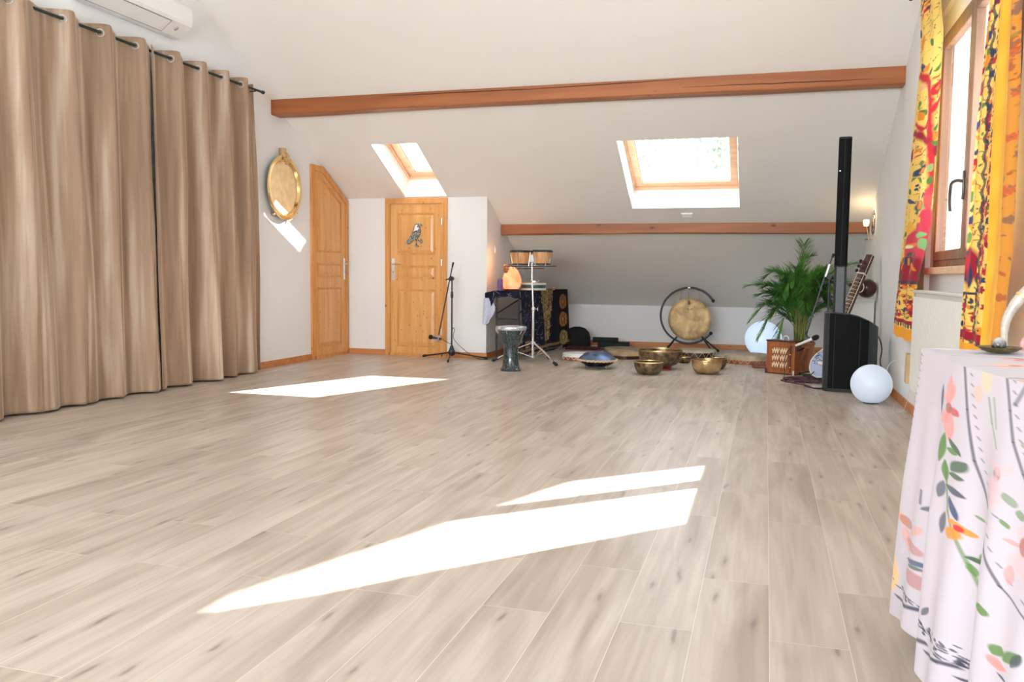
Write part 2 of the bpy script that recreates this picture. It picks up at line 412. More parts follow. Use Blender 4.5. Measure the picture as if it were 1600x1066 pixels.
# shift of openings: the shafts are square to the slope, so cut openings line up after moving the skin along the normal
for v in bm.verts:
    if 9 < v.co.y < 12: v.co.y += NRM.y*TH; v.co.z = zc(v.co.y)+dz
add_prism(bm, [(1.75, YR-0.4, zc(YR-0.4)), (1.75, 14.6, zc(14.6)), (1.75, 14.6, zc(14.6)+dz-0.01), (1.75, YR-0.4, zc(YR-0.4)+dz-0.01)], (1.31, 0, 0))
struct('roof', bm, mat('terracotta_roof', (0.35, 0.18, 0.12), 0.8))
# floor
bm = bmesh.new()
add_quad(bm, [(XL, YB, 0), (XR, YB, 0), (XR, YD, 0), (XL, YD, 0)]); add_quad(bm, [(XS, YD, 0), (XR, YD, 0), (XR, YK, 0), (XS, YK, 0)])
struct('floor', bm, M_['floor'])
# walls
def gable_outline(x): return [(x, YB, 0), (x, YD, 0), (x, YD, zc(YD)), (x, YR, ZR), (x, YB, zb(YB))]
bm = bmesh.new(); add_quad(bm, gable_outline(XL)); struct('wall_left', bm, M_['wall'])
bm = bmesh.new(); add_quad(bm, [(XL, YD, 0), (XS, YD, 0), (XS, YD, ZD), (XL, YD, ZD)])
struct('wall_doors', bm, M_['wall'])
bm = bmesh.new(); add_quad(bm, [(XS, YD, 0), (XS, YK, 0), (XS, YK, zc(YK)), (XS, YD, ZD)]); struct('wall_alcove', bm, M_['wall'])
bm = bmesh.new(); add_quad(bm, [(XS, YK, 0), (XR, YK, 0), (XR, YK, zc(YK)), (XS, YK, zc(YK))]); struct('wall_knee', bm, M_['wall'])
# rear wall with a wide unseen opening, shaped to let the fill light in
bm = bmesh.new(); x0, x1, z0, z1 = -4.8, 0.4, 1.25, 2.75; zt = zb(YB)
for a, b_, c, d in ((XL, x0, 0, zt), (x1, XR, 0, zt), (x0, x1, 0, z0), (x0, x1, z1, zt)):
    add_quad(bm, [(a, YB, c), (b_, YB, c), (b_, YB, d), (a, YB, d)])
struct('wall_back', bm, M_['wall'])
# right gable wall: inner leaf with a recess, outer leaf 0.45 m further out
NI = (5.05, 7.62, 1.00, 3.16); WI = (5.20, 7.40, 1.235, 2.99); XF = 1.262; XO = 1.70
def gable_with_hole(bm, x, h):
    ys_ = [YB, YR, h[0], h[1], YD, YK] if h[0] > YR else None
    top = lambda y: zb(y) if y < YR else zc(y)
    add_quad(bm, [(x, YB, 0), (x, YR, 0), (x, YR, ZR), (x, YB, top(YB))])
    add_quad(bm, [(x, YR, 0), (x, h[0], 0), (x, h[0], top(h[0])), (x, YR, ZR)])
    add_quad(bm, [(x, h[0], 0), (x, h[1], 0), (x, h[1], h[2]), (x, h[0], h[2])])
    add_quad(bm, [(x, h[0], h[3]), (x, h[1], h[3]), (x, h[1], top(h[1])), (x, h[0], top(h[0]))])
    add_quad(bm, [(x, h[1], 0), (x, YK, 0), (x, YK, top(YK)), (x, h[1], top(h[1]))])
def reveal(bm, xa, xb, h):
    y0, y1, z0, z1 = h
    add_quad(bm, [(xa, y0, z0), (xb, y0, z0), (xb, y0, z1), (xa, y0, z1)]); add_quad(bm, [(xa, y1, z0), (xb, y1, z0), (xb, y1, z1), (xa, y1, z1)])
    add_quad(bm, [(xa, y0, z0), (xb, y0, z0), (xb, y1, z0), (xa, y1, z0)]); add_quad(bm, [(xa, y0, z1), (xb, y0, z1), (xb, y1, z1), (xa, y1, z1)])
bm = bmesh.new()
gable_with_hole(bm, XR, NI); reveal(bm, XR, XF, NI)
for a, b_, c, d in ((NI[0], WI[0], NI[2], NI[3]), (WI[1], NI[1], NI[2], NI[3]), (WI[0], WI[1], NI[2], WI[2]), (WI[0], WI[1], WI[3], NI[3])):
    add_quad(bm, [(XF, a, c), (XF, b_, c), (XF, b_, d), (XF, a, d)])
reveal(bm, XF, XO, WI); gable_with_hole(bm, XO, WI)
struct('wall_right', bm, M_['wall'])

# beams
def beam(name, x0, x1, y0, y1, zbot, label, seed):
    bm = bmesh.new(); n = 48; rings = []
    for i in range(n+1):
        t = i/n; x = x0+(x1-x0)*t
        wv = lambda k, a: a*noise.noise(Vector((t*6, k*3.1, seed)))
        bow = 0.016*math.sin(PI*t)
        pts = [(y0+wv(1, .006), zc(y0)-0.004), (y0+wv(1, .006), zbot+0.012+bow*0.6+wv(2, .012)), (y0+0.012+wv(1, .006), zbot+bow*0.6+wv(2, .012)),
               (y1-0.012, zbot+bow*0.6+wv(3, .01)), (y1, zbot+0.01+bow*0.6+wv(3, .01)), (y1, zc(y1)+0.03)]
        rings.append([bm.verts.new((x, p[0], p[1])) for p in pts])
    for a, b_ in zip(rings[:-1], rings[1:]):
        for k in range(5): bm.faces.new((a[k], a[k+1], b_[k+1], b_[k]))
    bm.faces.new(rings[0][::-1]); bm.faces.new(rings[-1]); bmesh.ops.recalc_face_normals(bm, faces=bm.faces)
    o = struct(name, bm, M_['beam']); tag(o, label, 'beam'); return o
b1 = beam('ceiling_beam', XL+0.002, XR-0.002, 9.127, 9.335, 3.008, 'long stained brown timber beam high across the sloping ceiling', 1.3)
b2 = beam('ceiling_beam', XS+0.002, XR-0.01, 11.69, 11.84, 1.708, 'shorter brown timber beam low in the alcove above the gong', 4.7)
# drying cracks on the upper beam
cm = mat('dark_crack', (0.05, 0.022, 0.01), 0.9)
bm = bmesh.new()
for (xa, za, xb, zb_) in ((-4.3, 3.155, -2.2, 3.150), (-2.75, 3.145, -0.6, 3.17), (-0.9, 3.085, 1.1, 3.07)):
    pts = [Vector((xa+(xb-xa)*k/20, 9.1245, za+(zb_-za)*k/20+0.006*noise.noise(Vector((k*.5, xa, 0))))) for k in range(21)]
    add_tube(bm, pts, [0.0035*math.sin(PI*min(1, k/20+0.04))+0.0006 for k in range(21)], 5)
obj('crack', bm, cm, b1)
# skirting boards
def skirt(name, a, b_, n_, h=0.078):
    a = Vector(a); b_ = Vector(b_); n_ = Vector(n_)*0.014
    bm = bmesh.new(); add_prism(bm, [a, b_, b_+n_, a+n_], (0, 0, h)); return struct(name, bm, M_['base'])
skirt('baseboard_left', (XL+.001, 3.0, 0.001), (XL+.001, 10.02, 0.001), (1, 0, 0))
skirt('baseboard_doors', (XL+.02, YD-.001, 0.001), (-5.107, YD-.001, 0.001), (0, -1, 0))
skirt('baseboard_corner', (-4.19, YD-.001, 0.001), (XS+.013, YD-.001, 0.001), (0, -1, 0))
skirt('baseboard_alcove', (XS+.001, YD+.001, 0.001), (XS+.001, YK-.001, 0.001), (1, 0, 0))
skirt('baseboard_knee', (XS+.016, YK-.001, 0.001), (XR-.016, YK-.001, 0.001), (0, -1, 0))
skirt('baseboard_right', (XR-.001, 3.1, 0.001), (XR-.001, YK-.001, 0.001), (-1, 0, 0))

# roof windows
def roof_window(name, h, sash_w):
    root = bpy.data.objects.new(name, None); COL.objects.link(root); root['kind'] = 'structure'
    cx_, cy_ = (h[0]+h[1])/2, (h[2]+h[3])/2
    root.location = Vector((cx_, cy_, zc(cy_)))+NRM*TH; root.rotation_euler = (-math.atan(SL), 0, 0)
    a = (h[1]-h[0])/2; b_ = (h[3]-h[2])/2*math.sqrt(1+SL*SL)
    def ring(w0, w1, z0, z1, bev=0.004):
        bm = bmesh.new(); oa, ob, ia, ib = a-w0, b_-w0, a-w1, b_-w1
        add_box(bm, (-oa, -ob, z0), (-ia, ob, z1), bev); add_box(bm, (ia, -ob, z0), (oa, ob, z1), bev)
        add_box(bm, (-ia, -ob, z0), (ia, -ib, z1), bev); add_box(bm, (-ia, ib, z0), (ia, ob, z1), bev)
        return bm
    obj('window_frame', ring(-0.03, 0.022, -0.02, 0.11), M_['winwood'], root)
    obj('sun_curb', ring(-0.05, -0.004, 0.111, 0.25), M_['satin'], root)  # unseen curb added outside the frame to narrow the sun patch
    s = obj('window_sash', ring(0.030, 0.030+sash_w, 0.012, 0.075), M_['winwood'], root)
    obj('window_gasket', ring(0.030+sash_w-0.012, 0.030+sash_w+0.012, 0.03, 0.05, 0), M_['white'], s)
    iw = 0.030+sash_w
    obj('window_pane', box((-a+iw, -b_+iw, 0.040), (a-iw, b_-iw, 0.044)), M_['glass'], root)
    obj('opening_bar', box((-a+0.12, -b_+0.045, -0.012), (a-0.12, -b_+0.07, 0.0), 0.003), M_['satin'], root)
    return root
roof_window('window_1', HL, 0.10); roof_window('window_2', HR, 0.085)

# gable window
root = bpy.data.objects.new('window_3', None); COL.objects.link(root); root['kind'] = 'structure'
def wring(x0, x1, y0, y1, z0, z1, t, bev=0.006):
    bm = bmesh.new()
    add_box(bm, (x0, y0, z0), (x1, y0+t, z1), bev); add_box(bm, (x0, y1-t, z0), (x1, y1, z1), bev)
    add_box(bm, (x0, y0+t, z0), (x1, y1-t, z0+t), bev); add_box(bm, (x0, y0+t, z1-t), (x1, y1-t, z1), bev); return bm
YM = 6.31
obj('window_frame', wring(1.245, 1.32, WI[0], WI[1], WI[2], WI[3], 0.05), M_['gabwood'], root)
obj('window_sill', box((1.19, WI[0]-0.06, WI[2]-0.055), (1.30, WI[1]+0.06, WI[2]-0.004), 0.006), M_['winwood'], root)
for (a, b_) in ((WI[0]+0.045, YM), (YM, WI[1]-0.045)):
    s = obj('window_sash', wring(1.235, 1.295, a, b_, WI[2]+0.045, WI[3]-0.045, 0.072), M_['gabwood'], root)
    obj('window_pane', box((1.262, a+0.07, WI[2]+0.115), (1.268, b_-0.07, WI[3]-0.115)), M_['glass'], root)
hb = bmesh.new(); add_box(hb, (1.222, YM+0.018, 1.67), (1.236, YM+0.048, 1.86), 0.006)
add_tube(hb, smooth_path([(1.225, YM+0.033, 1.79), (1.19, YM+0.033, 1.795), (1.165, YM+0.06, 1.78), (1.165, YM+0.10, 1.73), (1.168, YM+0.115, 1.66), (1.17, YM+0.10, 1.60)], 5), 0.011, 8)
obj('window_handle', hb, mat('dark_bronze_handle', (0.10, 0.085, 0.07), 0.35, 0.7), root, True)
# unseen board outside the far jamb, added to trim the sun patch
for k, y in enumerate((WI[1]-0.03,)):
    obj('sun_baffle', box((XO, y, WI[2]), (XO+0.16, y+0.04, WI[3]), 0.004), M_['gabwood'], root)

# doors --------------------------------------------------------------
def inset_poly(P, d):
    """P: 2d polygon counter-clockwise"""
    n = len(P); out = []
    for i in range(n):
        p0, p1, p2 = Vector(P[i-1]), Vector(P[i]), Vector(P[(i+1) % n])
        e1 = (p1-p0).normalized(); e2 = (p2-p1).normalized()
        n1 = Vector((-e1.y, e1.x)); n2 = Vector((-e2.y, e2.x))
        bis = (n1+n2); k = d*2/bis.length_squared if bis.length_squared > 1e-9 else d
        out.append(p1+bis*k)
    return out
def ring_poly(bm, P, Q, to3, h0, h1):
    n = len(P)
    for i in range(n):
        j = (i+1) % n
        a0, a1, b0, b1 = P[i], P[j], Q[i], Q[j]
        v = [bm.verts.new(to3(*p, h)) for h in (h0, h1) for p in (a0, a1, b1, b0)]
        for f in ((0, 1, 2, 3), (4, 5, 6, 7), (0, 1, 5, 4), (1, 2, 6, 5), (2, 3, 7, 6), (3, 0, 4, 7)):
            bm.faces.new([v[q] for q in f])
    bmesh.ops.recalc_face_normals(bm, faces=bm.faces)
def field(P, to3, h0, h1, slope):
    """raised and fielded panel"""
    bm = bmesh.new(); Q = inset_poly(P, slope)
    a = [bm.verts.new(to3(*p, h0)) for p in P]; b_ = [bm.verts.new(to3(*p, h1)) for p in Q]; n = len(P)
    for i in range(n): bm.faces.new((a[i], a[(i+1) % n], b_[(i+1) % n], b_[i]))
    bm.faces.new(b_); bmesh.ops.recalc_face_normals(bm, faces=bm.faces); return bm
def make_door(name, outer, panels, to3, fw=0.075, floor_gap=0.012):
    root = bpy.data.objects.new(name, None); COL.objects.link(root); root['kind'] = 'structure'
    inner = inset_poly(outer, fw)
    inner = [Vector((p.x, 0.0)) if p.y < fw+0.01 and q.y < 0.01 else p for p, q in zip(inner, [Vector(o) for o in outer])]
    inner = [Vector(p) for p in inner]
    bm = bmesh.new(); ring_poly(bm, [Vector(o) for o in outer], inner, to3, 0.0, 0.030)
    ring_poly(bm, [Vector(o) for o in inset_poly(outer, fw*0.55)], inner, to3, 0.030, 0.036)
    obj('door_frame', bm, M_['pineframe'], root)
    leaf = inset_poly(inner, 0.004); leaf = [Vector((p.x, max(p.y, floor_gap))) for p in leaf]
    bm = bmesh.new(); a = [to3(p.x, p.y, 0.004) for p in leaf]
    d = to3(0, 0, 0.016)-to3(0, 0, 0.0); add_prism(bm, a, d)
    lf = obj('door_leaf', bm, M_['pine'], root)
    for P in panels:
        P = [Vector(p) for p in P]
        bm = bmesh.new(); ring_poly(bm, P, inset_poly(P, 0.016), to3, 0.019, 0.030)
        ring_poly(bm, inset_poly(P, 0.016), inset_poly(P, 0.024), to3, 0.019, 0.024)
        obj('panel_moulding', bm, M_['pineframe'], root)
        obj('panel', field(inset_poly(P, 0.028), to3, 0.0205, 0.029, 0.035), M_['pine'], root)
    return root
def rectp(a, b_, c, d): return [(a, c), (b_, c), (b_, d), (a, d)]
def handle(root, to3, x, z, sgn):
    bm = bmesh.new()
    P = [Vector((x-0.022, z-0.17)), Vector((x+0.022, z-0.17)), Vector((x+0.022, z+0.13)), Vector((x-0.022, z+0.13))]
    ring_poly(bm, P, inset_poly(P, 0.004), to3, 0.02, 0.026); Q = inset_poly(P, 0.004)
    add_prism(bm, [to3(p.x, p.y, 0.02) for p in Q], to3(0, 0, 0.008)-to3(0, 0, 0))
    hd = obj('door_handle', bm, M_['satin'], root)
    pts = [to3(x, z+0.05, 0.025), to3(x, z+0.05, 0.065), to3(x+sgn*0.015, z+0.05, 0.075), to3(x+sgn*0.12, z+0.052, 0.07)]
    obj('lever', tube(pts, 0.0085, 8), M_['satin'], hd, True)
    obj('keyhole', tube([to3(x, z-0.06, 0.027), to3(x, z-0.06, 0.0295)], 0.008, 8), M_['black'], hd)
t2 = lambda a, b_, h: Vector((a, YD-0.001-h, b_))
d2 = make_door('door_2', [(-5.107, 0), (-4.190, 0), (-4.190, 2.18), (-5.107, 2.18)],
               [rectp(-4.925, -4.365, 1.405, 1.98), rectp(-4.925, -4.355, 1.075, 1.26), rectp(-4.925, -4.350, 0.13, 0.93)], t2)
handle(d2, t2, -4.985, 1.225, 1)
for z in (1.86, 1.30, 0.35):
    obj('hinge', tube([t2(-4.262, z-0.045, 0.04), t2(-4.262, z+0.045, 0.04)], 0.008, 8), M_['satin'], d2, True)
t1 = lambda a, b_, h: Vector((XL+0.001+h, a, b_))
d1 = make_door('door_1', [(10.02, 0), (11.035, 0), (11.035, 2.155), (10.315, 2.545), (10.02, 2.545)],
               [[(10.16, 1.42), (10.83, 1.42), (10.83, 2.105), (10.285, 2.40), (10.16, 2.40)], rectp(10.16, 10.83, 1.09, 1.27), rectp(10.16, 10.83, 0.15, 0.95)], t1)
handle(d1, t1, 10.92, 1.22, -1)
# ------------------------------------------------------------------ left curtains
def vel():
    m, nt, b = new_mat('taupe_velvet')
    tc = N(nt, 'ShaderNodeTexCoord'); mp = N(nt, 'ShaderNodeMapping'); mp.inputs['Scale'].default_value = (6, 6, 0.35)
    nt.links.new(tc.outputs['Object'], mp.inputs[0])
    nz = N(nt, 'ShaderNodeTexNoise'); nz.inputs['Scale'].default_value = 1.6; nz.inputs['Detail'].default_value = 4; nt.links.new(mp.outputs[0], nz.inputs['Vector'])
    r = N(nt, 'ShaderNodeValToRGB'); e = r.color_ramp.elements
    e[0].position = 0.32; e[0].color = srgb(134, 108, 88)+(1,); e[1].position = 0.68; e[1].color = srgb(190, 170, 150)+(1,)
    e.new(0.5).color = srgb(158, 130, 106)+(1,)
    nt.links.new(nz.outputs['Fac'], r.inputs[0]); nt.links.new(r.outputs[0], b.inputs['Base Color'])
    b.inputs['Roughness'].default_value = 0.75; b.inputs['Sheen Weight'].default_value = 0.9; b.inputs['Sheen Roughness'].default_value = 0.35
    b.inputs['Sheen Tint'].default_value = srgb(240, 225, 205)+(1,)
    n2 = N(nt, 'ShaderNodeTexNoise'); n2.inputs['Scale'].default_value = 26; n2.inputs['Detail'].default_value = 2; n2.inputs['Distortion'].default_value = 1.5
    nt.links.new(tc.outputs['Object'], n2.inputs['Vector'])
    bp = N(nt, 'ShaderNodeBump'); bp.inputs['Strength'].default_value = 0.25; bp.inputs['Distance'].default_value = 0.006
    nt.links.new(n2.outputs['Fac'], bp.inputs['Height']); nt.links.new(bp.outputs[0], b.inputs['Normal'])
    return m
M_['velvet'] = vel()
XC = -5.565; ZROD = 3.185
def fnoise(a, b_, c=0.0): return noise.noise(Vector((a, b_, c)))
def eyelet_curtain(label, eyes, y_lo, y_hi, seed):
    """eyes: y of the eyelets facing the room; between them the cloth swings behind the rod"""
    root = thing('eyelet_curtain', label, 'curtain', (XC, (y_lo+y_hi)/2, 0), 0, 'taupe velvet curtains on the black rod')
    yc = (y_lo+y_hi)/2
    knots = [(y_lo, -0.6)]
    # phase: the cloth crosses the rod line at every eyelet pair, one wave per eyelet spacing
    E_ = [y_lo]+list(eyes)+[y_hi]
    nu, nv = 520, 130
    ys_ = np.linspace(y_lo, y_hi, nu)
    ph = np.interp(ys_, eyes, np.arange(len(eyes)), left=None, right=None)
    d0 = eyes[1]-eyes[0]; d1 = eyes[-1]-eyes[-2]
    ph = np.where(ys_ < eyes[0], (ys_-eyes[0])/d0, ph); ph = np.where(ys_ > eyes[-1], len(eyes)-1+(ys_-eyes[-1])/d1, ph)
    P = np.zeros((nv, nu, 3)); ztop = ZROD+0.055
    for j in range(nv):
        t = j/(nv-1)                 # 0 top, 1 hem
        z = ztop+(0.018-ztop)*t
        for i in range(nu):
            p = ph[i]; y = ys_[i]
            a = 2*PI*p-0.14
            wv = math.sin(a)+0.28*math.sin(2*a+0.8)
            amp = 0.060+0.030*t
            low = t*(0.075*fnoise(p*1.7, t*0.9, seed)+0.03*fnoise(p*4.1, t*1.5+2, seed+5)+0.012*fnoise(p*9, t*3, seed+9))
            mid = math.sin(PI*t)*0.030*fnoise(p*3.3, t*2.2, seed+3)
            x = amp*wv*(1-0.25*t)+low+mid+0.055*t
            drift = 0.035*t*fnoise(p*0.9, t*1.3, seed+7)
            sag = 0.010*math.sin(a+1.4)*(1-t) if t < 0.04 else 0
            P[j, i] = (x, y-yc+0.03*math.cos(a)+drift, z+sag*2)
    o = grid_obj('drape', P, M_['velvet'], root, thick=0.004)
    for k, y in enumerate(eyes):
        bm = bmesh.new(); add_tube(bm, circle((0.004, y-yc+0.026, ZROD-0.004), 0.030, 24, (0.62, -0.78, 0)), 0.006, 6, closed=True)
        obj('eyelet', bm, M_['satin'], root, True)
    return root
eyelet_curtain('long taupe velvet eyelet curtain on the left, reaching out of the picture', [4.45, 4.85, 5.28, 5.80, 6.215, 6.642], 4.2, 6.96, 2.0)
eyelet_curtain('narrower taupe velvet eyelet curtain beside the round brass tray', [7.13, 7.545, 7.936, 8.28], 6.86, 8.595, 6.0)
rod = thing('curtain_rod', 'dark metal curtain rod carrying the two taupe velvet curtains', 'curtain rod', (XC, 8.72, ZROD))
obj('pole', tube([(0, -4.6, 0), (0, 0, 0)], 0.0135, 12), M_['iron'], rod, True)
obj('finial', lathe([(0.0, 0), (0.017, 0.002), (0.019, 0.012), (0.017, 0.022), (0.020, 0.026), (0.020, 0.04), (0, 0.046)], 16, (0, -0.005, 0), (0, 1, 0)), M_['iron'], rod)
bm = bmesh.new(); add_box(bm, (XL-XC+0.001, -0.155, -0.04), (XL-XC+0.008, -0.115, 0.04), 0.002); add_tube(bm, [(XL-XC+0.004, -0.135, -0.02), (0, -0.135, -0.02)], 0.006, 8); add_tube(bm, [(0, -0.135, -0.022), (0, -0.135, -0.004)], 0.012, 10)
obj('bracket', bm, M_['iron'], rod)

# wall unit of the air conditioner high above the curtains
ac = thing('air_conditioner', 'white wall air conditioner high above the taupe curtains', 'air conditioner', (XL+0.002, 6.72, 3.42))
prof = [(0, 0.01), (0.04, 0.0), (0.08, 0.008), (0.215, 0.105), (0.23, 0.14), (0.225, 0.28), (0.19, 0.31), (0, 0.31)]
obj('casing', prism([(p[0], -0.62, p[1]) for p in prof], (0, 1.28, 0)), M_['white'], ac)
obj('flap', prism([(0.090, -0.58, 0.0125), (0.205, -0.58, 0.095), (0.207, -0.58, 0.092), (0.092, -0.58, 0.0095)], (0, 0.95, 0)), M_['white'], ac)
obj('flap_gap', tube([(0.088, -0.58, 0.010), (0.088, 0.375, 0.010), (0.209, 0.375, 0.096), (0.209, -0.58, 0.096)], 0.0028, 5), mat('dark_gap', (0.12, 0.11, 0.10), 0.8), ac)
obj('front_panel', box((0.2235, -0.6, 0.125), (0.230, 0.5, 0.27), 0.003), M_['white'], ac)
obj('display', lathe([(0.024, 0), (0.024, 0.004), (0.0, 0.005)], 24, (0.158, 0.50, 0.062), (0.58, 0, -0.81)), mat('grey_display', (0.45, 0.45, 0.46), 0.3), ac)

# brass tray
tr = thing('brass_tray', 'round hammered brass tray hanging on the white wall by a cork clip', 'tray', (XL+0.03, 9.31, 2.17))
M_['brass'] = mat('hammered_brass', (0.90, 0.74, 0.46), 0.40, 1.0, var=0.10, scale=14, bump=0.7, bscale=70)
M_['brassr'] = mat('polished_brass_rim', (0.88, 0.66, 0.32), 0.2, 1.0, var=0.05)
obj('dish', lathe([(0, 0.012), (0.22, 0.012), (0.30, 0.013), (0.315, 0.016), (0.315, 0.010), (0.0, 0.006)], 56, (0, 0, 0), (1, 0, 0)), M_['brass'], tr)
obj('rim', lathe([(0.312, 0.010), (0.318, 0.020), (0.336, 0.044), (0.372, 0.046), (0.386, 0.040), (0.386, 0.034), (0.34, 0.036), (0.322, 0.006), (0.312, 0.006)], 56, (0, 0, 0), (1, 0, 0)), M_['brassr'], tr, True)
cork = mat('cork', srgb(196, 160, 116), 0.85, var=0.15, scale=30)
bm = bmesh.new(); add_tube(bm, [(0.02, -0.01, 0.36), (0.02, -0.01, 0.47)], 0.04, 14); obj('cork_clip', bm, cork, tr, True)
bm = bmesh.new(); add_tube(bm, smooth_path([(0.05, -0.01, 0.40), (0.085, 0.0, 0.36), (0.075, 0.01, 0.31), (0.05, 0.0, 0.275)], 4), 0.014, 8)
add_tube(bm, smooth_path([(0.05, 0.02, 0.42), (0.09, 0.01, 0.37), (0.07, -0.02, 0.33)], 4), 0.008, 6); obj('knotted_cord', bm, cork, tr, True)
for dy, dzz in ((-0.22, -0.33), (0.16, -0.375), (0.29, -0.28)):
    obj('foot_knob', lathe([(0, 0), (0.016, 0.004), (0.018, 0.02), (0.011, 0.032), (0.016, 0.044), (0, 0.05)], 12, (-0.014, dy, dzz), (1, 0, 0.001)), M_['brassr'], tr)

# switches, sensor
sw = thing('light_switch', 'white light switch on the wall between the two pine doors', 'light switch', (-5.60, YD-0.001, 1.46))
obj('plate', box((-0.042, -0.010, -0.042), (0.042, 0, 0.042), 0.004), M_['white'], sw); obj('rocker', box((-0.02, -0.0155, -0.02), (0.02, -0.0102, 0.02), 0.003), M_['white'], sw)
sw = thing('light_switch', 'small white switch on the alcove side wall above the dark cloth', 'light switch', (XS+0.001, 11.43, 1.49))
obj('plate', box((0, -0.04, -0.05), (0.010, 0.04, 0.05), 0.004), M_['white'], sw); obj('rocker', box((0.0102, -0.018, -0.025), (0.0155, 0.018, 0.025), 0.003), M_['white'], sw)
yv = 11.50
sn = thing('ceiling_vent', 'small white vent on the slope below the large roof window', 'vent', (-1.02, yv, zc(yv)-0.012)); sn.rotation_euler = (-math.atan(SL), 0, 0)
obj('cover', box((-0.075, -0.05, -0.016), (0.075, 0.05, 0.006), 0.005), M_['white'], sn)
for k in range(4): obj('slot', box((-0.06, -0.034+k*0.02, -0.019), (0.06, -0.026+k*0.02, -0.0165), 0), M_['ceil'], sn)

# carved bird on the pine door
brd = thing('bird_plaque', 'silver and black carved bird plaque on the upper panel of the pine door', 'plaque', (-4.66, YD-0.034, 1.66))
S_ = 1/118.0
def bp(px, py): return ((px-650)*0.0093*0.9, 0, -(py-366.5)*0.0092)     # silhouette in millimetre steps
out = [(636.5, 378), (634, 376.5), (639, 371), (643, 366), (646, 361), (648, 357), (649, 352), (651, 349.5), (654, 347.6), (658, 348), (662, 349.2), (664, 351.5), (660, 352), (659.5, 354), (661, 358), (660.5, 363), (658, 367), (654.5, 371), (651.5, 372.5), (649.5, 371.5), (645, 375.5), (640.5, 378.3)]
bm = bmesh.new(); add_prism(bm, [Vector(bp(*p)) for p in out], (0, -0.012, 0))
def bird_mat():
    m, nt, b = new_mat('black_silver_carving')
    tc = N(nt, 'ShaderNodeTexCoord'); mp = N(nt, 'ShaderNodeMapping'); mp.inputs['Rotation'].default_value = (0, 0.75, 0); mp.inputs['Scale'].default_value = (60, 1, 24)
    nt.links.new(tc.outputs['Object'], mp.inputs[0]); v = N(nt, 'ShaderNodeTexVoronoi', feature='DISTANCE_TO_EDGE'); v.inputs['Scale'].default_value = 1.3
    nt.links.new(mp.outputs[0], v.inputs['Vector']); r = N(nt, 'ShaderNodeValToRGB'); e = r.color_ramp.elements
    e[0].position = 0.08; e[0].color = (0.03, 0.03, 0.03, 1); e[1].position = 0.2; e[1].color = (0.55, 0.52, 0.47, 1)
    nt.links.new(v.outputs['Distance'], r.inputs[0]); nt.links.new(r.outputs[0], b.inputs['Base Color']); b.inputs['Roughness'].default_value = 0.45; b.inputs['Metallic'].default_value = 0.3
    return m
M_['bird'] = bird_mat(); obj('body', bm, M_['bird'], brd)
bm = bmesh.new(); add_prism(bm, [Vector(bp(*p))+Vector((0, -0.0122, 0)) for p in [(650.5, 355), (652, 350.8), (654.5, 349), (656, 350.5), (654.5, 353), (657.5, 354.6), (656.5, 357.5), (652, 358.5), (648.5, 358.8)]], (0, -0.004, 0))
obj('white_head', bm, M_['white'], brd)
bm = bmesh.new(); add_tube(bm, [Vector(bp(653, 371))+Vector((0, -.006, 0)), Vector(bp(653.3, 380.5))+Vector((0, -.006, 0))], 0.008, 8)
add_prism(bm, [Vector(bp(*p)) for p in [(649, 381.5), (653, 378.3), (658, 381.5), (656, 383), (651, 383)]], (0, -0.012, 0)); obj('perch_foot', bm, M_['bird'], brd)
bm = bmesh.new(); add_tube(bm, [Vector(bp(654, 371))+Vector((0, -.006, 0)), Vector(bp(660, 374.5))+Vector((0, -.006, 0))], 0.008, 8)
add_prism(bm, [Vector(bp(*p)) for p in [(659, 373), (661, 370.5), (664, 371.5), (664.2, 375.5), (662, 377.3), (659.5, 375.5)]], (0, -0.012, 0)); obj('talon', bm, M_['bird'], brd)
# ------------------------------------------------------------------ fabric painter (prints carried by the cloth mesh)
class Print:
    def __init__(s, U, V, base): s.U, s.V = U, V; s.C = np.ones(U.shape+(3,))*np.array(base)
    def put(s, mask, col, a=1.0):
        m = np.clip(mask, 0, 1)[..., None]*a; s.C = s.C*(1-m)+np.array(col)*m
    def soft(s, d, e): return np.clip(0.5-d/e, 0, 1)
    def ell(s, u, v, ru, rv, col, ang=0.0, a=1.0, e=0.25):
        c, q = math.cos(ang), math.sin(ang); x = (s.U-u)*c+(s.V-v)*q; y = -(s.U-u)*q+(s.V-v)*c
        s.put(s.soft(np.sqrt((x/ru)**2+(y/rv)**2)-1, e), col, a)
    def leaf(s, u, v, L, W, ang, col, a=1.0):
        c, q = math.cos(ang), math.sin(ang); x = ((s.U-u)*c+(s.V-v)*q)/L; y = (-(s.U-u)*q+(s.V-v)*c)/W
        wd = np.where((x > 0) & (x < 1), np.sin(PI*np.clip(x, 0, 1))**0.8, 0)
        s.put(np.where((x > 0) & (x < 1), s.soft(np.abs(y)-wd*0.5, 0.2), 0), col, a)
    def line(s, pts, wd, col, a=1.0):
        for p, q in zip(pts[:-1], pts[1:]):
            du, dv = q[0]-p[0], q[1]-p[1]; L2 = du*du+dv*dv+1e-12
            t = np.clip(((s.U-p[0])*du+(s.V-p[1])*dv)/L2, 0, 1)
            d = np.hypot(s.U-p[0]-t*du, s.V-p[1]-t*dv); s.put(s.soft(d/wd-0.5, 0.5), col, a)
    def rect(s, u0, u1, v0, v1, col, a=1.0): s.put(((s.U > u0) & (s.U < u1) & (s.V > v0) & (s.V < v1)).astype(float), col, a)
    def flower(s, u, v, r, n, col, cc, a=1.0, ang=0.0, w_=0.5):
        for k in range(n):
            s.leaf(u, v, r, r*w_, ang+2*PI*k/n, col, a)
        s.ell(u, v, r*0.2, r*0.2, cc, 0, a)

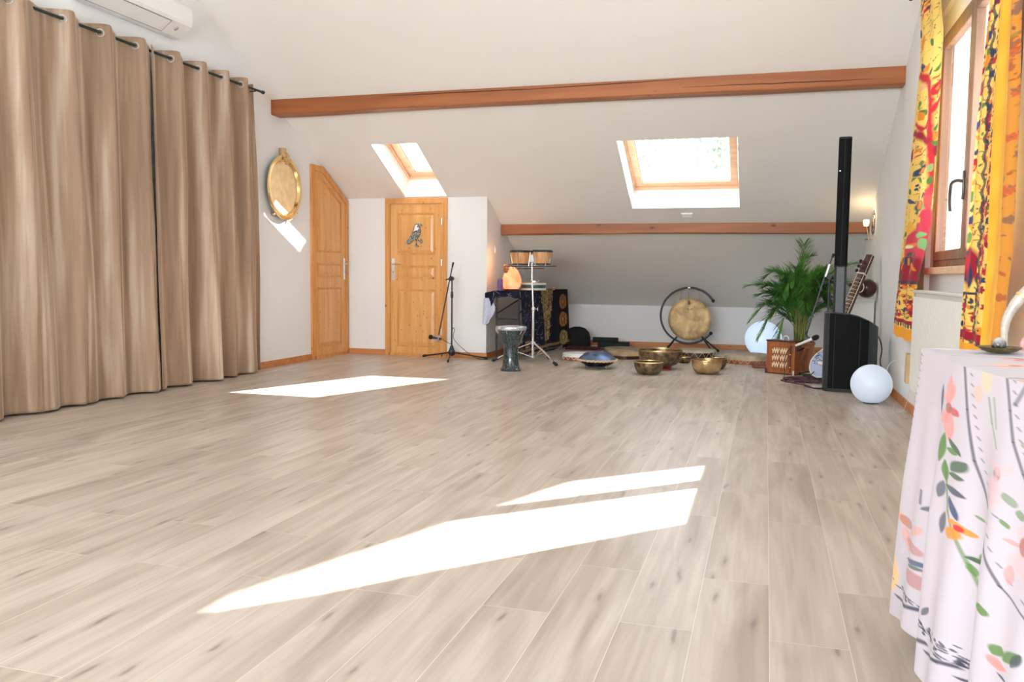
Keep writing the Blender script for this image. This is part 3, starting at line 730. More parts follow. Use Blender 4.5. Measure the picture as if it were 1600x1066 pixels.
# ------------------------------------------------------------------ alcove: folding table with dark cloth
TA = Vector((-3.50, 11.00)); TB = Vector((-3.125, 10.955)); TC_ = Vector((-2.985, 13.15)); TD = Vector((-3.36, 13.19)); ZT = 0.925
tb = thing('folding_table', 'narrow black folding table under the dark elephant print cloth', 'table', (-3.30, 11.0, 0), 0)
def tl(x, y, z): return Vector((x+3.30, y-11.0, z))
top = [TA, TB, TC_, TD]
bm = bmesh.new(); add_prism(bm, [tl(p.x, p.y, ZT-0.035) for p in top], (0, 0, 0.03)); obj('table_top', bm, M_['white'], tb)
for (x, y) in ((-3.47, 11.03), (-3.15, 11.0), (-3.33, 13.12), (-3.02, 13.10)):
    obj('leg', tube([tl(x, y, ZT-0.04), tl(x, y, 0.012)], 0.013, 8), M_['blackm'], tb, True)
bm = bmesh.new(); add_tube(bm, [tl(-3.47, 11.03, 0.55), tl(-3.15, 11.0, 0.55)], 0.009, 6); add_tube(bm, [tl(-3.47, 11.03, 0.36), tl(-3.15, 11.0, 0.36)], 0.009, 6)
add_tube(bm, [tl(-3.47, 11.04, 0.62), tl(-3.2, 11.6, ZT-0.05)], 0.009, 6); add_tube(bm, [tl(-3.15, 11.01, 0.62), tl(-3.1, 11.6, ZT-0.05)], 0.009, 6)
obj('brace', bm, M_['blackm'], tb, True)

navy = srgb(26, 25, 42); gold = srgb(176, 150, 100); black = srgb(16, 15, 22)
def dark_print(U, V, L):
    p = Print(U, V, navy)
    p.put(np.clip((U-1.35)/0.5, 0, 1), black, 0.9)
    rnd = random.Random(5)
    for k in range(420):                                  # pale scattered squiggles
        u, v = rnd.uniform(-0.9, 1.30), rnd.uniform(-0.1, 1.0); a = rnd.uniform(0, 6.28)
        pts = [(u, v)]
        for q in range(5): a += rnd.uniform(-1.1, 1.1); pts.append((pts[-1][0]+0.020*math.cos(a), pts[-1][1]+0.011*math.sin(a)))
        p.line(pts, 0.0045, srgb(150, 150, 185), rnd.uniform(.35, .9))
    p.rect(1.16, 1.185, 0.2, 0.94, srgb(60, 50, 60), 0.6)
    # tall golden tapering figure
    for k in range(46):
        t = k/45; v = 0.93-0.72*t; wdt = 0.36*(1-t)+0.20
        p.ell(1.12, v, wdt*0.5, 0.012, gold, 0, 0.55)
    for k in range(360):
        t = rnd.random(); v = 0.93-0.74*t; wdt = 0.36*(1-t)+0.22
        u = 1.12+rnd.uniform(-.5, .5)*wdt
        p.ell(u, v, rnd.uniform(.008, .028), rnd.uniform(.005, .014), rnd.choice([gold, black, srgb(210, 190, 140), black]), rnd.uniform(0, 3), .9)
    p.line([(0.93, 0.93), (0.95, 0.55), (1.00, 0.25)], 0.012, gold, .6); p.line([(1.32, 0.93), (1.30, 0.6), (1.22, 0.25)], 0.012, gold, .6)
    # column of mandalas
    for v, c in ((0.74, srgb(170, 120, 70)), (0.47, srgb(190, 130, 80)), (0.19, srgb(180, 160, 110))):
        p.ell(1.93, v, 0.19, 0.11, c, 0, .75); p.ell(1.93, v, 0.15, 0.085, black, 0, .8)
        for k in range(10):
            a = k*PI/5; p.ell(1.93+0.13*math.cos(a), v+0.075*math.sin(a), 0.04, 0.022, c, a, .9)
        p.ell(1.93, v, 0.06, 0.035, c)
    p.rect(2.08, 2.3, -1, 1, srgb(60, 22, 26), .7)
    # border of small gold squares along the hem
    for k in range(44):
        u = -0.1+k*0.055; p.rect(u, u+0.036, 0.105, 0.145, gold, .85); p.rect(u, u+0.036, 0.06, 0.08, srgb(150, 130, 90), .6)
    for k in range(5):
        for q in range(3): p.ell(0.10+k*0.05, 0.165+q*0.035, 0.018, 0.011, srgb(214, 190, 140))
    return p.C
# cloth: one sheet over the top, down the long side and a short fall at the near end
L_ = (TC_-TB).length; ed = (TC_-TB).normalized(); nd = Vector((ed.y, -ed.x))      # along the side, and outward (+x)
wide = (TA-TB).length
nu, nv = 380, 200
S_arr = np.linspace(0, 0.99*L_, nu); T_arr = np.linspace(-wide-0.0, 0.90, nv)           # t<0 on the top, t>0 hanging
P = np.zeros((nv, nu, 3))
for j, t in enumerate(T_arr):
    for i, s in enumerate(S_arr):
        if t < 0:
            q = TB+ed*s-nd*(-t); z = ZT+0.003; n_ = 0.006
            q = q+nd*0.006
        else:
            fold = 0.016*math.sin(s*9+0.6)+0.01*fnoise(s*5, t*2, 3); k = min(1, t/0.5)
            q = TB+ed*s+nd*(0.010+0.012*k+fold*k+0.03*t*t); z = ZT+0.003-t
            z = max(z, 0.06+0.02*math.sin(s*4))
        P[j, i] = (q.x, q.y, z)
cl = cloth_mat('dark_printed_cotton', 0.9, sheen=0.0)
Ug, Vg = np.meshgrid(S_arr, ZT-T_arr)
cloth_ = thing('tablecloth', 'dark navy cloth with golden elephant print draped over the folding table', 'tablecloth', (-3.05, 11.9, ZT))
o = grid_obj('long_drape', P-np.array([-3.05, 11.9, ZT]), cl, cloth_, dark_print(Ug, np.where(Vg > ZT, 0.5, Vg), L_), thick=0.003)
# short fall over the near end and the drooping corner by the white wall
nu2, nv2 = 90, 50; P2 = np.zeros((nv2, nu2, 3))
for j in range(nv2):
    for i in range(nu2):
        a = i/(nu2-1); t = j/(nv2-1); q = TB.lerp(TA, a) if a < 0.8 else TA.lerp(TA+(TA-TB).normalized()*0.13, (a-0.8)/0.2)
        if a < 0.8: q = TB.lerp(TA, a/0.8)
        drop = 0.085+0.01*math.sin(a*14)+(0.30*max(0, (a-0.72)/0.28)**1.2)
        z = ZT+0.003-drop*t-(0.03*max(0, (a-0.8)/0.2))
        P2[j, i] = (q.x, q.y-0.012-0.015*t-0.012*math.sin(a*20)*t, z)
U2, V2 = np.meshgrid(np.linspace(0, 0.6, nu2), np.linspace(0.9, 0.8, nv2))
obj2 = grid_obj('end_drape', P2-np.array([-3.05, 11.9, ZT]), cl, cloth_, dark_print(U2, V2*0.9, 1), thick=0.003)
# pale cloth hanging below the corner
M_['palecloth'] = mat('pale_lilac_cloth', srgb(200, 204, 224), 0.9, var=0.06, scale=30)
P3 = np.zeros((26, 16, 3))
for j in range(26):
    for i in range(16):
        a = i/15; t = j/25; wd = 0.16*(0.55+0.45*math.sin(PI*min(1, t*1.1)))
        P3[j, i] = (-3.655+a*wd+0.02*(1-t), 10.985-0.02*math.sin(a*5), 0.83-0.33*t-0.03*math.sin(PI*a)*t)
o = grid_obj('cloth_napkin', P3, M_['palecloth'], thick=0.003); tag(o, 'pale lilac cloth hanging below the corner of the dark tablecloth', 'cloth')

# on the table
def candle(name, label, x, y, r, h, m, extra=None):
    t = thing(name, label, 'candle', (x, y, ZT+0.006)); obj('wax', lathe([(0, 0), (r, 0), (r*1.02, h*0.5), (r, h-0.006), (r-0.004, h), (0, h-0.004)], 24), m, t, True)
    obj('wick', tube([(0, 0, h-0.004), (0.002, 0, h+0.014)], 0.002, 6), M_['black'], t); return t
candle('pillar_candle', 'mottled purple pillar candle at the near corner of the dark cloth', -3.44, 11.08, 0.036, 0.155, mat('purple_wax', srgb(112, 84, 140), 0.5, var=0.5, scale=60))
candle('pillar_candle', 'short dark red candle between the purple candle and the salt lamp', -3.42, 11.28, 0.035, 0.135, mat('red_wax', srgb(170, 24, 34), 0.4, var=0.15))
sl = thing('salt_lamp', 'glowing orange salt lamp on the dark cloth', 'salt lamp', (-3.32, 11.22, ZT+0.006))
def salt():
    m, nt, b = new_mat('himalayan_salt'); b.inputs['Base Color'].default_value = srgb(240, 150, 100)+(1,); b.inputs['Roughness'].default_value = 0.5
    tc = N(nt, 'ShaderNodeTexCoord'); nz = N(nt, 'ShaderNodeTexNoise'); nz.inputs['Scale'].default_value = 9; nz.inputs['Detail'].default_value = 4
    nt.links.new(tc.outputs['Object'], nz.inputs['Vector']); r = N(nt, 'ShaderNodeValToRGB'); e = r.color_ramp.elements
    e[0].position = 0.35; e[0].color = srgb(244, 120, 70)+(1,); e[1].position = 0.7; e[1].color = srgb(255, 190, 140)+(1,)
    nt.links.new(nz.outputs['Fac'], r.inputs[0]); nt.links.new(r.outputs[0], b.inputs['Emission Color']); b.inputs['Emission Strength'].default_value = 0.85
    return m
bm = bmesh.new(); add_lathe(bm, [(0, 0.02), (0.10, 0.02), (0.128, 0.07), (0.130, 0.14), (0.112, 0.21), (0.078, 0.275), (0.035, 0.315), (0, 0.325)], 26, wob=lambda a, z: 0.12*noise.noise(Vector((math.cos(a)*1.5, math.sin(a)*1.5, z*14))))
obj('salt_crystal', bm, salt(), sl, False)
obj('lamp_base', lathe([(0, 0), (0.105, 0), (0.108, 0.018), (0, 0.019)], 28), M_['darkwood'], sl)
pl = bpy.data.lights.new('salt_lamp_bulb', 'POINT'); pl.energy = 2.2; pl.color = (1, 0.5, 0.22); pl.shadow_soft_size = 0.09
po = bpy.data.objects.new('salt_lamp_bulb', pl); COL.objects.link(po); po.location = (-3.40, 11.10, ZT+0.40)
fl = thing('dried_seed_head', 'brown dried seed head on a dark twig leaning on top of the salt lamp', 'dried flower', (-3.375, 11.13, ZT+0.30))
bm = bmesh.new(); rr = random.Random(3)
for k in range(26):
    a, b_ = rr.uniform(0, 6.28), rr.uniform(-1, 1); q = math.sqrt(1-b_*b_)
    add_uv(bm, (0.034*q*math.cos(a), 0.03*q*math.sin(a), 0.052*b_), 0.013, 6, 5)
obj('seeds', bm, mat('golden_brown_seeds', srgb(146, 96, 52), 0.7, var=0.5, scale=60), fl)
obj('twig', tube(smooth_path([(-0.01, 0, 0.04), (0.05, 0, 0.062), (0.085, 0, 0.03), (0.105, 0, 0.0)], 4), 0.004, 6), M_['black'], fl)
hoop = thing('tambourine', 'flat cream and green hand drum lying on the dark cloth behind the salt lamp', 'hand drum', (-3.12, 11.62, ZT+0.006))
crm = mat('cream_skin', srgb(226, 220, 204), 0.6, var=0.04)
obj('skin', lathe([(0, 0.105), (0.17, 0.105), (0.178, 0.10), (0.178, 0.078), (0.17, 0.076)], 32), crm, hoop, True)
obj('green_shell', lathe([(0.165, 0.03), (0.168, 0.076)], 32), mat('green_blue_lacquer', srgb(70, 104, 104), 0.4, var=0.4, scale=30), hoop, True)
obj('lower_hoop', lathe([(0.165, 0.03), (0.178, 0.028), (0.178, 0.004), (0.17, 0.0), (0, 0.0)], 32), crm, hoop, True)
cn = thing('incense_holder', 'small pink incense holder on the hand drum beside the bongo stand pole', 'incense holder', (-3.13, 11.60, ZT+0.112))
obj('cup', lathe([(0, 0), (0.024, 0), (0.02, 0.02), (0.03, 0.045), (0.022, 0.047), (0, 0.02)], 18), mat('pink_clay', srgb(206, 150, 140), 0.6), cn, True)
obj('incense_stick', tube([(0, 0, 0.03), (-0.05, 0, 0.055), (-0.10, 0, 0.045)], 0.0025, 5), M_['black'], cn)
cn = thing('incense_cone_pile', 'little pile of brown resin beside the cream hand drum on the dark cloth', 'resin', (-2.97, 12.05, ZT+0.006))
bm = bmesh.new()
for k in range(7): add_uv(bm, (rr.uniform(-.05, .05), rr.uniform(-.03, .03), 0.014+0.012*(k == 0)), 0.018, 6, 5)
obj('resin_lumps', bm, mat('amber_resin', srgb(150, 110, 60), 0.5, var=0.4, scale=60), cn)

# black bag and rolled cloths behind the table
bg = thing('drum_bag', 'black domed drum bag on the floor at the right end of the dark cloth', 'bag', (-2.86, 13.38, 0))
fab = mat('black_felt', (0.010, 0.011, 0.011), 0.95, var=0.3, scale=30)
obj('shell', lathe([(0, 0), (0.20, 0), (0.212, 0.03), (0.208, 0.16), (0.185, 0.245), (0.13, 0.305), (0.06, 0.33), (0, 0.332)], 30, wob=lambda a, z: 0.02*math.sin(3*a)), fab, bg, True)
obj('zip', tube(circle((0, 0, 0.035), 0.2125, 30), 0.004, 5, closed=True), M_['black'], bg)
rolls = [((-2.62, 13.42, 0.055), (-2.18, 13.36, 0.055), 0.054, srgb(34, 46, 42), 'dark green rolled cloth on top beside the black drum bag', 0.055),
         ((-2.56, 13.28, 0.04), (-2.05, 13.46, 0.04), 0.040, srgb(40, 44, 44), 'dark grey rolled cloth reaching furthest right beside the drum bag', 0.0)]
rc = thing('rolled_cloth', 'long dark grey roll of cloth reaching right towards the gong stand', 'cloth roll', (-2.35, 13.52, 0), 0)
bm = bmesh.new(); add_tube(bm, [(-0.28, 0, 0.125), (0.12, 0, 0.125)], 0.042, 14); add_tube(bm, [(-0.2, 0.0, 0.052), (0.30, 0.02, 0.052)], 0.05, 14)
obj('roll', bm, mat('dark_green_cloth', srgb(34, 40, 38), 0.9, var=0.3, scale=20), rc, True)
rc = thing('folded_cloth', 'folded dark red patterned cloth on the floor in front of the black drum bag', 'cloth', (-2.60, 13.06, 0), 0)
bm = bmesh.new()
for k, (x0, x1, z) in enumerate(((-0.36, 0.22, 0.0), (-0.34, 0.16, 0.022))): add_box(bm, (x0, -0.12+0.02*k, z), (x1, 0.10, z+0.021), 0.009)
obj('layers', bm, mat('dark_red_print', srgb(78, 30, 34), 0.9, var=0.7, scale=34), rc, True)

# ------------------------------------------------------------------ microphone stand on the left
def tripod_stand(label, loc, rz, feet, h_pole):
    t = thing('microphone_stand', label, 'microphone stand', loc, rz)
    obj('pole', tube([(0, 0, 0.07), (0, 0, h_pole)], 0.0105, 10), M_['blackm'], t, True)
    obj('pole_sleeve', lathe([(0.0, h_pole*0.78), (0.016, h_pole*0.78), (0.019, h_pole*0.8), (0.017, h_pole*0.86), (0, h_pole*0.86)], 12), M_['black'], t, True)
    obj('hub', lathe([(0, 0.05), (0.022, 0.05), (0.045, 0.075), (0.05, 0.10), (0.03, 0.15), (0.018, 0.19), (0, 0.20)], 14, wob=lambda a, z: 0.08*math.cos(3*a)), M_['black'], t, True)
    for (x, y) in feet:
        d = Vector((x, y, 0)); bm = bmesh.new(); add_tube(bm, [d.normalized()*0.03+Vector((0, 0, 0.095)), d+Vector((0, 0, 0.018))], 0.010, 8)
        lg = obj('leg', bm, M_['blackm'], t, True)
        bm = bmesh.new(); n_ = d.normalized(); add_tube(bm, [d-n_*0.035+Vector((0, 0, 0.024)), d+n_*0.01+Vector((0, 0, 0.017)), d+n_*0.02+Vector((0, 0, 0.017))], [0.015, 0.0165, 0.012], 10)
        obj('foot', bm, M_['rubber'], lg, True)
    return t
def mic(parent, base, tip, cap_col, body=None):
    base, tip = Vector(base), Vector(tip); n_ = (tip-base).normalized(); L = (tip-base).length
    bm = bmesh.new(); add_tube(bm, [base, base+n_*L*0.74], [0.013, 0.018], 12); m1 = obj('microphone_body', bm, body or M_['black'], parent, True)
    bm = bmesh.new(); add_tube(bm, [base+n_*L*0.70, base+n_*L*0.76, base+n_*L*0.85, base+n_*L*0.95, tip], [0.018, 0.028, 0.032, 0.027, 0.010], 14)
    obj('microphone_head', bm, cap_col, parent, True); return m1
ms = tripod_stand('black microphone stand with its boom hanging down beside the pine door', (-4.02, 10.78, 0), 0, [(-0.47, 0.17), (0.10, -0.40), (0.42, 0.20)], 1.06)
obj('clutch', lathe([(0, -0.03), (0.03, -0.03), (0.034, 0), (0.03, 0.03), (0, 0.03)], 14, (0.0, -0.02, 1.085), (0, 1, 0)), M_['black'], ms, True)
obj('clutch_grip', tube([(0, -0.05, 1.085), (-0.075, -0.05, 1.065)], [0.014, 0.006], 8), M_['black'], ms, True)
obj('boom', tube([(0.03, -0.055, 1.27), (-0.01, -0.055, 1.085), (-0.165, -0.055, 0.33)], 0.009, 8), M_['blackm'], ms, True)
obj('boom_end', tube([(0.038, -0.055, 1.30), (0.024, -0.055, 1.24)], 0.013, 8), M_['rubber'], ms, True)
obj('clip', lathe([(0, -0.028), (0.036, -0.028), (0.042, 0), (0.036, 0.028), (0, 0.028)], 14, (-0.175, -0.075, 0.285), (0.2, 1, 0)), M_['satin'], ms, True)
mic(ms, (-0.11, -0.09, 0.278), (-0.29, -0.10, 0.305), M_['foam'])
obj('cable', tube(smooth_path([(-0.10, -0.09, 0.275), (0.0, -0.05, 0.215), (0.0, -0.02, 0.24), (0.02, -0.02, 0.42), (0.045, -0.02, 0.40), (0.03, -0.02, 0.30), (0.10, 0.0, 0.20), (0.25, 0.05, 0.07), (0.36, 0.10, 0.012), (0.62, 0.14, 0.008)], 6), 0.004, 6), M_['black'], ms, True)

# ------------------------------------------------------------------ darbuka
db = thing('goblet_drum', 'dark green goblet drum with chrome rim standing in front of the folding table', 'drum', (-2.90, 9.80, 0))
def dbm():
    m, nt, b = new_mat('dark_green_pearl')
    tc = N(nt, 'ShaderNodeTexCoord'); v = N(nt, 'ShaderNodeTexVoronoi'); v.inputs['Scale'].default_value = 70; nt.links.new(tc.outputs['Object'], v.inputs['Vector'])
    r = N(nt, 'ShaderNodeValToRGB'); e = r.color_ramp.elements; e[0].position = 0.1; e[0].color = srgb(92, 110, 110)+(1,); e[1].position = 0.55; e[1].color = srgb(34, 46, 50)+(1,)
    nt.links.new(v.outputs['Distance'], r.inputs[0]); nt.links.new(r.outputs[0], b.inputs['Base Color']); b.inputs['Roughness'].default_value = 0.22; b.inputs['Coat Weight'].default_value = 0.6
    return m
obj('shell', lathe([(0.10, 0.0), (0.123, 0.0), (0.126, 0.022), (0.114, 0.036), (0.100, 0.07), (0.092, 0.16), (0.088, 0.25), (0.092, 0.285), (0.115, 0.345), (0.148, 0.43), (0.168, 0.495), (0.168, 0.505)], 40), dbm(), db, True)
obj('rim', lathe([(0.166, 0.485), (0.178, 0.488), (0.186, 0.50), (0.186, 0.522), (0.178, 0.534), (0.160, 0.536)], 40), mat('blued_chrome', (0.66, 0.74, 0.84), 0.25, 0.85), db, True)
obj('head', lathe([(0.162, 0.534), (0.0, 0.536)], 40), mat('drumhead_film', (0.62, 0.68, 0.74), 0.18), db, True)
for k in range(6):
    a = k*PI/3+0.5; obj('tension_lug', tube([(0.186*math.cos(a), 0.186*math.sin(a), 0.51), (0.172*math.cos(a), 0.172*math.sin(a), 0.468), (0.158*math.cos(a), 0.158*math.sin(a), 0.445)], 0.005, 6), M_['chrome'], db, True)

# ------------------------------------------------------------------ bongos on their stand
BX, BY = -2.915, 10.86
bs = thing('bongo_stand', 'chrome tripod stand holding the bongos in front of the folding table', 'drum stand', (BX, BY, 0))
obj('lower_tube', tube([(0, 0, 0.06), (0, 0, 0.70)], 0.0175, 14), M_['chrome'], bs, True)
obj('upper_tube', tube([(0, 0, 0.68), (-0.018, 0, 1.04), (-0.02, 0, 1.10), (-0.022, 0, 1.30)], 0.0125, 12), M_['chrome'], bs, True)
obj('height_collar', lathe([(0, 0.675), (0.024, 0.675), (0.026, 0.69), (0.026, 0.715), (0.02, 0.725), (0, 0.725)], 16), M_['satin'], bs, True)
obj('wing_screw', tube([(0.02, 0, 0.70), (0.05, 0, 0.70), (0.06, 0, 0.72), (0.06, 0, 0.675)], 0.006, 8), M_['chrome'], bs, True)
obj('tilter', box((-0.04, -0.022, 1.04), (0.03, 0.022, 1.075), 0.008), M_['chrome'], bs, True)
obj('tilter_screw', tube([(0.02, 0, 1.055), (0.06, 0, 1.05), (0.07, 0, 1.075)], 0.006, 8), M_['chrome'], bs, True)
feet = [(-0.50, -0.13), (0.405, -0.37), (0.12, 0.42)]
obj('leg_collar', lathe([(0, 0.235), (0.03, 0.235), (0.032, 0.25), (0.03, 0.275), (0, 0.275)], 16), M_['satin'], bs, True)
obj('lower_collar', lathe([(0, 0.055), (0.026, 0.055), (0.026, 0.085), (0, 0.085)], 16), M_['satin'], bs, True)
for (x, y) in feet:
    d = Vector((x, y, 0)); n_ = d.normalized(); sd_ = Vector((-n_.y, n_.x, 0))*0.011
    bm = bmesh.new()
    kn = d*0.50+Vector((0, 0, 0.155))
    for s_ in (-1, 1):
        add_tube(bm, [n_*0.025+sd_*s_+Vector((0, 0, 0.255)), kn+sd_*s_, d*0.97+sd_*s_*0.6+Vector((0, 0, 0.025))], 0.0065, 8)
    lg = obj('leg', bm, M_['chrome'], bs, True)
    bm = bmesh.new()
    for s_ in (-1, 1): add_tube(bm, [n_*0.02+sd_*s_+Vector((0, 0, 0.07)), kn+sd_*s_], 0.0055, 8)
    obj('leg_strut', bm, M_['chrome'], lg, True)
    bm = bmesh.new(); add_tube(bm, [d*0.90+Vector((0, 0, 0.04)), d*1.0+Vector((0, 0, 0.022)), d*1.04+Vector((0, 0, 0.018))], [0.017, 0.023, 0.016], 12)
    obj('foot', bm, M_['rubber'], lg, True)
bo = thing('bongo_drums', 'pair of light wood bongos with white heads on the chrome stand', 'bongos', (BX-0.022, BY-0.02, 1.275))
obj('center_block', box((-0.032, -0.03, 0.035), (0.036, 0.03, 0.135), 0.01), M_['white'], bo, True)
for (cx_, rt, rb, h0, nm) in ((-0.148, 0.138, 0.112, 0.0, 'large'), (0.138, 0.124, 0.098, 0.005, 'small')):
    bm = bmesh.new(); add_lathe(bm, [(rb, h0+0.005), (rb*1.08, h0+0.06), (rt*0.985, h0+0.13), (rt, h0+0.165)], 28, (cx_, 0, 0))
    sh = obj('drum_shell', bm, M_['drumwood'], bo, True)
    obj('top_rim', lathe([(rt, h0+0.158), (rt+0.011, h0+0.158), (rt+0.013, h0+0.172), (rt+0.006, h0+0.186), (rt-0.008, h0+0.189)], 32, (cx_, 0, 0)), M_['black'], sh, True)
    obj('head', lathe([(rt-0.002, h0+0.188), (rt*0.5, h0+0.194), (0, h0+0.195)], 32, (cx_, 0, 0)), crm, sh, True)
    obj('bottom_rim', lathe([(rb-0.002, h0+0.0), (rb+0.010, h0-0.002), (rb+0.012, h0+0.012), (rb+0.002, h0+0.016)], 32, (cx_, 0, 0)), M_['black'], sh, True)
    for k in range(5):
        a = 2*PI*k/5+(0.9 if nm == 'large' else 0.35)
        obj('tension_rod', tube([(cx_+(rt+0.012)*math.cos(a), (rt+0.012)*math.sin(a), h0+0.165), (cx_+(rb+0.013)*math.cos(a), (rb+0.013)*math.sin(a), h0-0.018)], 0.0045, 6), M_['chrome'], sh, True)
bm = bmesh.new(); add_tube(bm, [(-0.33, 0, -0.022), (0.33, 0, -0.016)], 0.0055, 6); add_tube(bm, [(-0.2, 0.03, -0.05), (0.16, 0.03, -0.045)], 0.0055, 6)
obj('mount_rod', bm, M_['black'], bo, True)

# ------------------------------------------------------------------ gong
gx, gy = -1.115, 13.30
gs = thing('gong_stand', 'black open ring gong stand on three short legs in the alcove', 'gong stand', (gx, gy, 0))
RG, GZ = 0.424, 0.552
obj('ring', tube(circle((0, 0, GZ), RG, 60, (0, -1, 0), math.radians(33), math.radians(322), closed=False), 0.0155, 12), M_['blackm'], gs, True)
def rp(a, r=RG): a = math.radians(a); return Vector((r*math.cos(a), 0, GZ+r*math.sin(a)))
pts = circle((0, 0, GZ), RG, 60, (0, -1, 0), math.radians(33), math.radians(322), closed=False)
for p in (pts[0], pts[-1]): obj('end_cap', sphere(p, 0.027, 14, 10), M_['rubber'], gs, True)
topi = max(pts, key=lambda p: p.z)
obj('chrome_ball', sphere((topi.x, topi.y-0.002, topi.z), 0.031, 18, 12), M_['chrome'], gs, True)
for (a, b_) in (((-0.19, 0, 0.20), (-0.335, -0.12, 0.022)), ((0.225, 0, 0.21), (0.385, -0.26, 0.022)), ((0.225, 0.01, 0.21), (0.44, 0.12, 0.022)), ((-0.19, 0, 0.20), (-0.33, 0.24, 0.022))):
    a, b_ = Vector(a), Vector(b_); n_ = (b_-a).normalized()
    bm = bmesh.new(); add_tube(bm, [a-n_*0.03, b_], 0.013, 10); lg = obj('leg', bm, M_['blackm'], gs, True)
    obj('foot', sphere(b_, 0.022, 12, 8), M_['rubber'], lg, True)
gg = thing('gong', 'round golden bronze gong hanging inside the black ring stand', 'gong', (gx+0.012, gy-0.02, 0.497))
def gong_mat():
    m, nt, b = new_mat('hammered_bronze')
    tc = N(nt, 'ShaderNodeTexCoord'); nz = N(nt, 'ShaderNodeTexNoise'); nz.inputs['Scale'].default_value = 6; nz.inputs['Detail'].default_value = 6; nz.inputs['Distortion'].default_value = 0.8
    nt.links.new(tc.outputs['Object'], nz.inputs['Vector']); r = N(nt, 'ShaderNodeValToRGB'); e = r.color_ramp.elements
    e[0].position = 0.35; e[0].color = srgb(162, 134, 94)+(1,); e[1].position = 0.7; e[1].color = srgb(222, 192, 140)+(1,)
    nt.links.new(nz.outputs['Fac'], r.inputs[0]); nt.links.new(r.outputs[0], b.inputs['Base Color']); b.inputs['Metallic'].default_value = 0.45; b.inputs['Roughness'].default_value = 0.55
    n2 = N(nt, 'ShaderNodeTexNoise'); n2.inputs['Scale'].default_value = 45; nt.links.new(tc.outputs['Object'], n2.inputs['Vector'])
    bp = N(nt, 'ShaderNodeBump'); bp.inputs['Strength'].default_value = 0.5; bp.inputs['Distance'].default_value = 0.004; nt.links.new(n2.outputs['Fac'], bp.inputs['Height']); nt.links.new(bp.outputs[0], b.inputs['Normal'])
    return m
M_['gong'] = gong_mat()
obj('disc', lathe([(0, 0.006), (0.27, 0.003), (0.305, -0.002), (0.322, -0.014), (0.322, -0.04), (0.316, -0.04), (0.312, -0.012), (0, 0.0)], 64, (0, 0, 0), (0, -1, 0)), M_['gong'], gg, True)
bm = bmesh.new(); add_tube(bm, smooth_path([(-0.04, -0.008, 0.145), (-0.03, -0.008, 0.165), (-0.015, -0.008, 0.155), (-0.02, -0.008, 0.14), (0.0, -0.008, 0.145)], 4), 0.003, 5)
add_tube(bm, smooth_path([(0.008, -0.008, 0.14), (0.025, -0.008, 0.16), (0.035, -0.008, 0.152), (0.05, -0.008, 0.165)], 4), 0.003, 5); obj('painted_mark', bm, M_['black'], gg)
cordm = mat('pale_cord', srgb(190, 170, 140), 0.9)
for s_ in (-1, 1):
    x = s_*0.148; zt = math.sqrt(RG*RG-x*x)+GZ-0.497-0.016
    obj('hanging_cord', tube([(x*1.0, -0.012, 0.285), (x, 0.015, zt)], 0.003, 5), cordm, gg)
ml = thing('gong_mallet', 'small mallet hanging in front of the top of the gong', 'mallet', (gx-0.01, gy-0.06, 0.80))
obj('handle', tube([(0, 0, 0.12), (0.01, 0, -0.02)], 0.006, 8), cordm, ml, True); obj('mallet_head', tube([(0.008, 0, -0.02), (0.014, 0, -0.075)], [0.010, 0.016], 10), mat('grey_leather', srgb(120, 96, 72), 0.8), ml, True)
obj('loop', tube(smooth_path([(0, 0, 0.12), (-0.02, 0.02, 0.15), (0.0, 0.03, 0.175), (0.03, 0.02, 0.15), (0, 0, 0.12)], 4), 0.002, 5), cordm, ml)

# ------------------------------------------------------------------ bowls, drums and the handpan on the floor
def bowl_mat(name, c1, c2, scale=18, rough=0.38):
    m, nt, b = new_mat(name)
    tc = N(nt, 'ShaderNodeTexCoord'); nz = N(nt, 'ShaderNodeTexNoise'); nz.inputs['Scale'].default_value = scale; nz.inputs['Detail'].default_value = 5
    nt.links.new(tc.outputs['Object'], nz.inputs['Vector']); r = N(nt, 'ShaderNodeValToRGB'); e = r.color_ramp.elements
    e[0].position = 0.35; e[0].color = c2+(1,); e[1].position = 0.65; e[1].color = c1+(1,)
    nt.links.new(nz.outputs['Fac'], r.inputs[0]); nt.links.new(r.outputs[0], b.inputs['Base Color']); b.inputs['Metallic'].default_value = 0.6; b.inputs['Roughness'].default_value = rough
    v = N(nt, 'ShaderNodeTexVoronoi'); v.inputs['Scale'].default_value = 45; nt.links.new(tc.outputs['Object'], v.inputs['Vector'])
    bp = N(nt, 'ShaderNodeBump'); bp.inputs['Strength'].default_value = 0.5; bp.inputs['Distance'].default_value = 0.003; nt.links.new(v.outputs['Distance'], bp.inputs['Height']); nt.links.new(bp.outputs[0], b.inputs['Normal'])
    return m
MB1 = bowl_mat('aged_singing_bowl_bronze', srgb(150, 126, 98), srgb(78, 64, 50)); MB2 = bowl_mat('bright_singing_bowl_brass', srgb(212, 184, 136), srgb(160, 130, 92), 10, 0.3)
